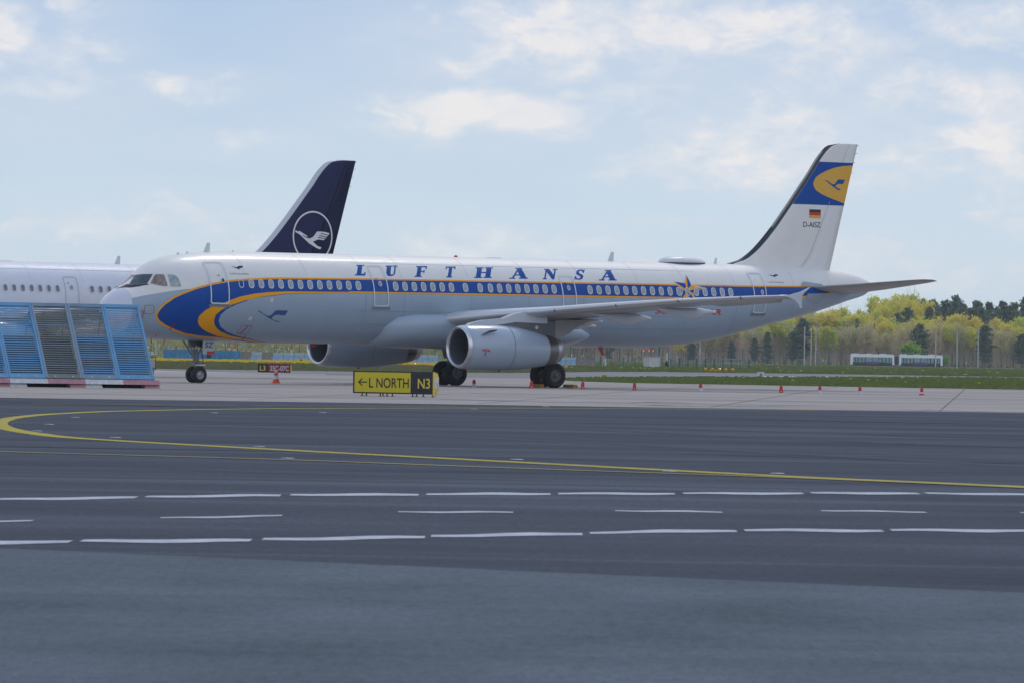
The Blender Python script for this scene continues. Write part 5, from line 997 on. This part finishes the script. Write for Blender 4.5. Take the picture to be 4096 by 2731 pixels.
# ---------------------------------------------------------------- people mover
m_pw = mat('mover_white', (.86, .86, .86), .35, coat=.3); m_pg = mat('mover_glass', (.22, .36, .36), .2, spec=.5, noise_amt=.3, nscale=.9); m_pd = mat('mover_dark', (.02, .03, .035), .5); m_pp = mat('mover_purple', (.10, .07, .20), .4)
def mover(x, y, L_, label):
    t = empty('people_mover', (x, y, .02), 0, label, 'people mover', 'cars of the people mover'); H = 3.0
    mb = MB(); mb.poly([(.25, H), (L_ - .25, H), (L_ - .02, H - .25), (L_, .3), (L_ - .52, .3), (L_ - .58, H - .78), (.58, H - .78), (.52, .3), (0, .3), (.02, H - .25)], 0, 2.6, fn=lambda a, b, q: (a, q, b)); mb.build('body_frame', m_pw, t)
    mb = MB(); mb.box((L_ / 2, 1.32, 1.35), (L_ - .72, 2.4, 2.1)); mb.build('side_wall', m_pd, t)
    xs = [.5, 1.35, 2.05, 3.0, 3.9, 5.6, 7.3, 8.2, 9.2, 10.0]; ws = [.55, .45, .7, .6, 1.5, 1.5, .6, .7, .55, .45]
    for a, w in zip(xs, ws):
        if a + w < L_ - .3: mb = MB(); mb.box((a + w / 2, .10, 1.60), (w, .04, 1.40)); mb.build('window', m_pg, t)
    mb = MB(); mb.box((L_ * .5, .07, .82), (3.4, .04, .66)); mb.build('advert_panel', m_pp, t)
    mb = MB(); mb.box((L_ / 2, 1.3, .2), (L_ - .6, 2.2, .3)); mb.build('underframe', m_pd, t)
    for k in (2.0, L_ - 2.0): mb = MB(); mb.lathe([(-.15, .01), (-.15, .4), (.15, .4), (.15, .01)], 14, axis='y', org=(k, .3, .38)); mb.build('wheel', m_pd, t)
    for k in (1.2, 4.6, 8.4): mb = MB(); mb.box((k, 1.3, H + .05), (1.6, 1.5, .12)); mb.build('roof_unit', m_pw, t)
    return t
mover(87.0, 1490, 11.2, 'left car of the white people mover with dark windows')
t = mover(99.4, 1490, 11.2, 'right car of the white people mover with dark windows'); mb = MB(); mb.box((-.6, 1.3, 1.5), (1.25, 1.6, 2.0)); mb.build('gangway', m_pd, t)
sheet('guideway', [(-250, 1480), (250, 1480), (250, 1500), (-250, 1500)], .004, m_con)

# ---------------------------------------------------------------- trees
m_bark = mat('bark', (.20, .155, .12), .9, noise_amt=.3, nscale=2); m_twig = mat('bare_twigs', (.60, .49, .37), .9, col2=(.72, .60, .46), nscale=.3, trans=.4, vary=.3)
m_l1 = mat('spring_leaves', (.66, .66, .06), .7, spec=.2, col2=(.90, .86, .11), nscale=.25, trans=.5, vary=.25); m_l2 = mat('fresh_leaves', (.26, .46, .05), .7, spec=.2, col2=(.38, .60, .08), nscale=.4, trans=.5)
m_l3 = mat('olive_buds', (.54, .50, .22), .8, spec=.2, col2=(.66, .66, .24), nscale=.25, trans=.5, vary=.25); m_nd = mat('pine_needles', (.075, .14, .09), .8, spec=.2, col2=(.18, .26, .15), nscale=.3, trans=.25, vary=.4)
def leaf_quads(P_, size, seed, flat=0.):
    r = np.random.default_rng(seed); n = len(P_); a = r.normal(size=(n, 3)); a[:, 2] *= (1 - flat); a /= np.linalg.norm(a, axis=1)[:, None]; b = r.normal(size=(n, 3)); b[:, 2] *= (1 - flat); b -= (a * b).sum(1)[:, None] * a; b /= np.linalg.norm(b, axis=1)[:, None]
    s = (size * (.5 + r.random(n)))[:, None]; v = np.stack([P_ - a * s - b * s * .6, P_ + a * s - b * s * .5, P_ + a * s * .8 + b * s * .6, P_ - a * s * .7 + b * s * .5], 1).reshape(-1, 3); return v, np.arange(4 * n).reshape(-1, 4)
def deciduous(seed, H, W, m_leaf, leafy, low, nleaf=2600, ntwig=900, size=.26, ball_=False):
    r = np.random.default_rng(seed); mb = MB(); tips = []
    mb.tube([(0, 0, 0), (r.normal() * .2, r.normal() * .2, H * .3), (r.normal() * .3, r.normal() * .3, H * .62)], [.20, .14, .08], 7)
    for k in range(26):
        z0 = H * (.14 + .5 * r.random()); a = r.random() * 6.28; L_ = W * (.35 + .6 * r.random()) * (1.05 - .35 * z0 / H); up = H * (.12 + .28 * r.random())
        p0 = np.array([0, 0, z0]); p1 = p0 + [math.cos(a) * L_ * .55, math.sin(a) * L_ * .55, up * .5]; p2 = p0 + [math.cos(a + .2) * L_, math.sin(a + .2) * L_, up]
        mb.tube([p0, p1, p2], [.06, .04, .02], 4); tips += [p1, p2]
        for j in range(4):
            q0 = p1 + (p2 - p1) * r.random(); q1 = q0 + [r.normal() * .7, r.normal() * .7, .6 + r.random() * 1.3]; mb.tube([q0, q1], [.03, .012], 3, cap=False); tips.append(q1)
    mb.tube([(0, 0, H * .6), (r.normal() * .4, r.normal() * .4, H * .95)], [.09, .02], 5); tips += [np.array([0, 0, H * .88]), np.array([.3, 0, H * .96])]
    trunk = mb.mesh('trunk', m_bark); tips = np.array(tips); tips[:, 2] *= H / max(tips[:, 2].max(), 1)
    hi = tips[tips[:, 2] > H * low]
    if len(hi) < 12: hi = tips
    if ball_:
        d = r.normal(size=(60, 3)); d /= np.linalg.norm(d, axis=1)[:, None]; hi = d * [W, W, H * .42] * (.55 + .4 * r.random((60, 1))) + [0, 0, H * .52]
    c = hi[r.integers(0, len(hi), nleaf)]; sp = .13 if ball_ else .15; P_ = c + r.normal(size=(nleaf, 3)) * [W * sp, W * sp, H * .045]; v, f = leaf_quads(P_, size, seed)
    crown = npmesh('crown', v, f, m_leaf)
    c = tips[r.integers(0, len(tips), ntwig)]; P_ = c + r.normal(size=(ntwig, 3)) * [W * .22, W * .22, H * .12]; P_[:, 2] = np.abs(P_[:, 2] * r.random(ntwig) ** .35); w = .035; d = r.normal(size=(ntwig, 3)) * [.3, .3, .7] + [0, 0, .35]; sd = np.cross(d, [0, 1, 0]); sd /= np.linalg.norm(sd, axis=1)[:, None] + 1e-6
    v = np.stack([P_ - sd * w, P_ + sd * w, P_ + d + sd * w * .4, P_ + d - sd * w * .4], 1).reshape(-1, 3); twigs = npmesh('twigs', v, np.arange(4 * ntwig).reshape(-1, 4), m_twig)
    return trunk, crown, twigs
def conifer(seed, H, W, kind='pine'):
    r = np.random.default_rng(seed); mb = MB(); mb.tube([(0, 0, 0), (.1, 0, H * .5), (0, 0, H * .97)], [.22, .15, .04], 7); P_ = []
    n = 19
    for k in range(n):
        u = k / n; z = H * (.16 + .80 * u) if kind == 'pine' else H * (.08 + .9 * u)
        wmax = W * ((1 - u) ** .65 * (.75 + .4 * r.random()) if kind == 'spruce' else (math.sin(math.pi * min(.12 + u * .9, .98)) ** .7) * (.45 + .75 * r.random()))
        for j in range(5):
            a = r.random() * 6.28; tip = np.array([math.cos(a) * wmax, math.sin(a) * wmax, z + (.06 * H * (r.random() - .35))]); mb.tube([(0, 0, z), tip * [.9, .9, 1]], [.05, .015], 3, cap=False)
            for q in range(34):
                tt = .25 + .8 * r.random(); P_.append(np.array([tip[0] * tt, tip[1] * tt, z + (tip[2] - z) * tt]) + r.normal(size=3) * [.30, .30, .17])
    trunk = mb.mesh('trunk', m_bark); v, f = leaf_quads(np.array(P_), .23, seed, .45); return trunk, npmesh('crown', v, f, m_nd), None
def plant(kit, x, y, sz, label, name, group, cat='tree', rz=None, sx_=1.):
    t = empty(name, (x, y, -.016), random.random() * 6.28 if rz is None else rz, label, cat, group); t.scale = (sz * sx_, sz * sx_, sz)
    for nm, me in zip(('trunk', 'crown', 'twigs'), kit):
        if me: link(nm, me, t)
    return t
KD = [deciduous(s, 12.5, 3.2, m_l1, 1, lo, nl, nt_, .24) for s, lo, nl, nt_ in ((1, .62, 1900, 2000), (2, .55, 2300, 1800), (3, .66, 1700, 2200), (4, .5, 2600, 1500))]
KO = [deciduous(s, 11.5, 3.2, m_l3, 1, .4, 1300, 2600, .2) for s in (11, 12, 13)]
KP = [conifer(21, 12, 2.6), conifer(22, 12, 2.2), conifer(23, 12, 1.9, 'spruce'), conifer(24, 12, 2.9)]
kf = deciduous(31, 7, 3.3, m_l2, 1, .15, 5200, 200, .24, True)
rr = random.Random(5)
gF = 'budding trees in the front of the wood'; gB = 'tall trees rising at the back of the wood'
# front rows: bare brown boles below, yellow-green crowns above
cnt = 0
for row, (yy, step) in enumerate(((1570, 3.5), (1588, 3.3), (1612, 3.0))):
    x = -55 + row * 1.5
    while x < 152:
        y = yy + rr.uniform(-6, 6)
        if row < 2: k = rr.choice(KO + KD[:1]) if rr.random() < .62 else rr.choice(KD); s = rr.uniform(.72, .98)
        else: k = rr.choice(KD + KO[:1]); s = rr.uniform(.95, 1.10)
        if row == 2 and 60 < x < 128: s *= 1.03
        plant(k, x, y, s, ['slim budding tree with brown twigs and few yellow leaves, front row of the wood', 'budding tree with brown twigs in the second row of the wood', 'yellow-green leafing tree whose crown closes the front of the wood'][row], 'budding_tree', [gF, 'budding trees in the second row of the wood', 'yellow-green trees closing the front of the wood'][row]); cnt += 1
        x += step * rr.uniform(.75, 1.3)
# taller wood behind, rising to the right
def toph(x): return P1([(-60, 12.5), (60, 13.5), (80, 14.3), (88, 15.0), (97, 15.6), (103, 19.0), (112, 20.8), (121, 20.6), (130, 20.2), (160, 20)], x)
for row, yy in enumerate((1650, 1680, 1710)):
    x = 56 + row * 1.3
    while x < 166:
        xr = x * 1650 / yy; drop = (2.6, 1.3, 0)[row]; h = toph(xr) * (yy / 1650) * rr.uniform(.90, 1.0) - drop
        dark = (xr > 116 and rr.random() < .97) or (86 < xr < 99 and row < 2 and rr.random() < .4) or (xr > 103 and row == 0 and rr.random() < .65)
        if xr > 116 and rr.random() < .12: h += 1.2
        k = rr.choice(KP) if dark else rr.choice(KD)
        if 94 < xr < 101 and row == 2: k = KO[0]; dark = False
        lab = ['%s in the first of the tall rows behind the wood', '%s in the middle of the tall rows behind the wood', '%s in the last row of the wood, against the sky'][row]
        plant(k, x, yy + rr.uniform(-8, 8), h / 12.3, lab % ('dark conifer' if dark else 'tall yellow-green tree'), 'conifer' if dark else 'tall_tree', ['first tall row', 'middle tall row', 'last row'][row] + (' of dark conifers' if dark else ' of yellow-green trees'), sx_=.72 if not dark else .85); x += rr.uniform(2.6, 4.0)
# single trees one can tell apart
Y = 1552
for (X, h, k, w, lab) in ((80.1, 13.0, 3, .95, 'tall dark pine standing behind the three pale poles'), (66.9, 7.3, 1, 1.1, 'dark pine under the tail, left of a taller one'), (70.4, 8.9, 2, 1.2, 'dark pointed conifer under the tail, right of its lower neighbour'), (60.5, 6.4, 3, 1.0, 'low dark pine farthest left of those under the rear fuselage'),
                       (112.3, 12.0, 0, 1.2, 'broad dark pine above the right half of the people mover'), (130.4, 12.1, 1, 1.15, 'dark column-like pine near the right edge of the wood'), (140.6, 9.7, 3, 1.2, 'dark pine cut by the right edge of the picture'), (77.5, 9.3, 1, 1.1, 'dark pine leaning against the tallest one by the poles'),
                       (27.0, 6.2, 3, 1.2, 'dark pine behind the low mesh fence under the rear fuselage'), (49.5, 5.8, 0, 1.3, 'low dark pine behind the hut poles'), (95.0, 13.0, 2, .6, 'small dark pine crown poking out of the yellow trees'), (100.3, 12.0, 1, .7, 'dark slim pine among the yellow trees above the people mover')):
    yy_ = Y if h < 12.5 or X > 110 else 1556
    if lab.startswith('small dark') or lab.startswith('dark slim'): yy_ = 1600
    plant(KP[k], X * yy_ / 1600, yy_, h * yy_ / 1600 / 12, lab, 'pine_tree', 'dark pines standing out from the wood', sx_=w)
plant(kf, 110.2 * 1525 / 1600, 1530, .93, 'bright fresh-green round tree right above the people mover', 'leafy_tree', None)
plant(kf, 119.5 * 1525 / 1600, 1530, .48, 'small bright green bush right of the people mover', 'leafy_bush', None, cat='bush')
plant(KD[3], 44.0, 1530, .52, 'small yellow-green tree behind the low fence under the rear fuselage', 'leafy_tree', None)
# undergrowth filling the foot of the wood
n = 70000; x = (rng.random(n) * 300 - 130); y = 1580 + 130 * rng.random(n); z = rng.random(n) ** .8 * 10.0
v, f = leaf_quads(np.stack([x, y, z], -1), .30, 77, .0); v = v.copy(); v[:, 2] = np.maximum(v[:, 2], 0)
tag(link('undergrowth', npmesh('undergrowth', v, f, [mat('undergrowth_brown', (.54, .45, .32), .9, col2=(.66, .60, .34), nscale=.10, trans=.45)])), 'brown undergrowth filling the foot of the wood', 'undergrowth', None, 'stuff')
n = 16000; x = (rng.random(n) * 130 - 145); y = 1500 + 60 * rng.random(n); z = rng.random(n) ** .8 * 5.5
v, f = leaf_quads(np.stack([x, y, z], -1), .32, 78, .0)
tag(link('undergrowth', npmesh('undergrowth', v, f, [mat('thicket_green', (.22, .25, .09), .9, col2=(.58, .52, .17), nscale=.22, trans=.4)])), 'green and yellow thicket seen under the nose and belly', 'undergrowth', None, 'stuff')
# ---------------------------------------------------------------- haze
hz = bpy.data.materials.new('haze'); hz.use_nodes = True; t_ = hz.node_tree; t_.nodes.clear(); ou = t_.nodes.new('ShaderNodeOutputMaterial'); pv = t_.nodes.new('ShaderNodeVolumePrincipled')
pv.inputs['Color'].default_value = (.90, .95, 1, 1); pv.inputs['Density'].default_value = .00009; pv.inputs['Anisotropy'].default_value = .0; t_.links.new(pv.outputs[0], ou.inputs['Volume'])
USE_HAZE = True
if USE_HAZE:
    mb = MB(); mb.box((0, 1300, 12), (1400, 2900, 26)); o = mb.build('haze', hz); o['kind'] = 'stuff'; o['label'] = 'thin blue haze over the airfield'
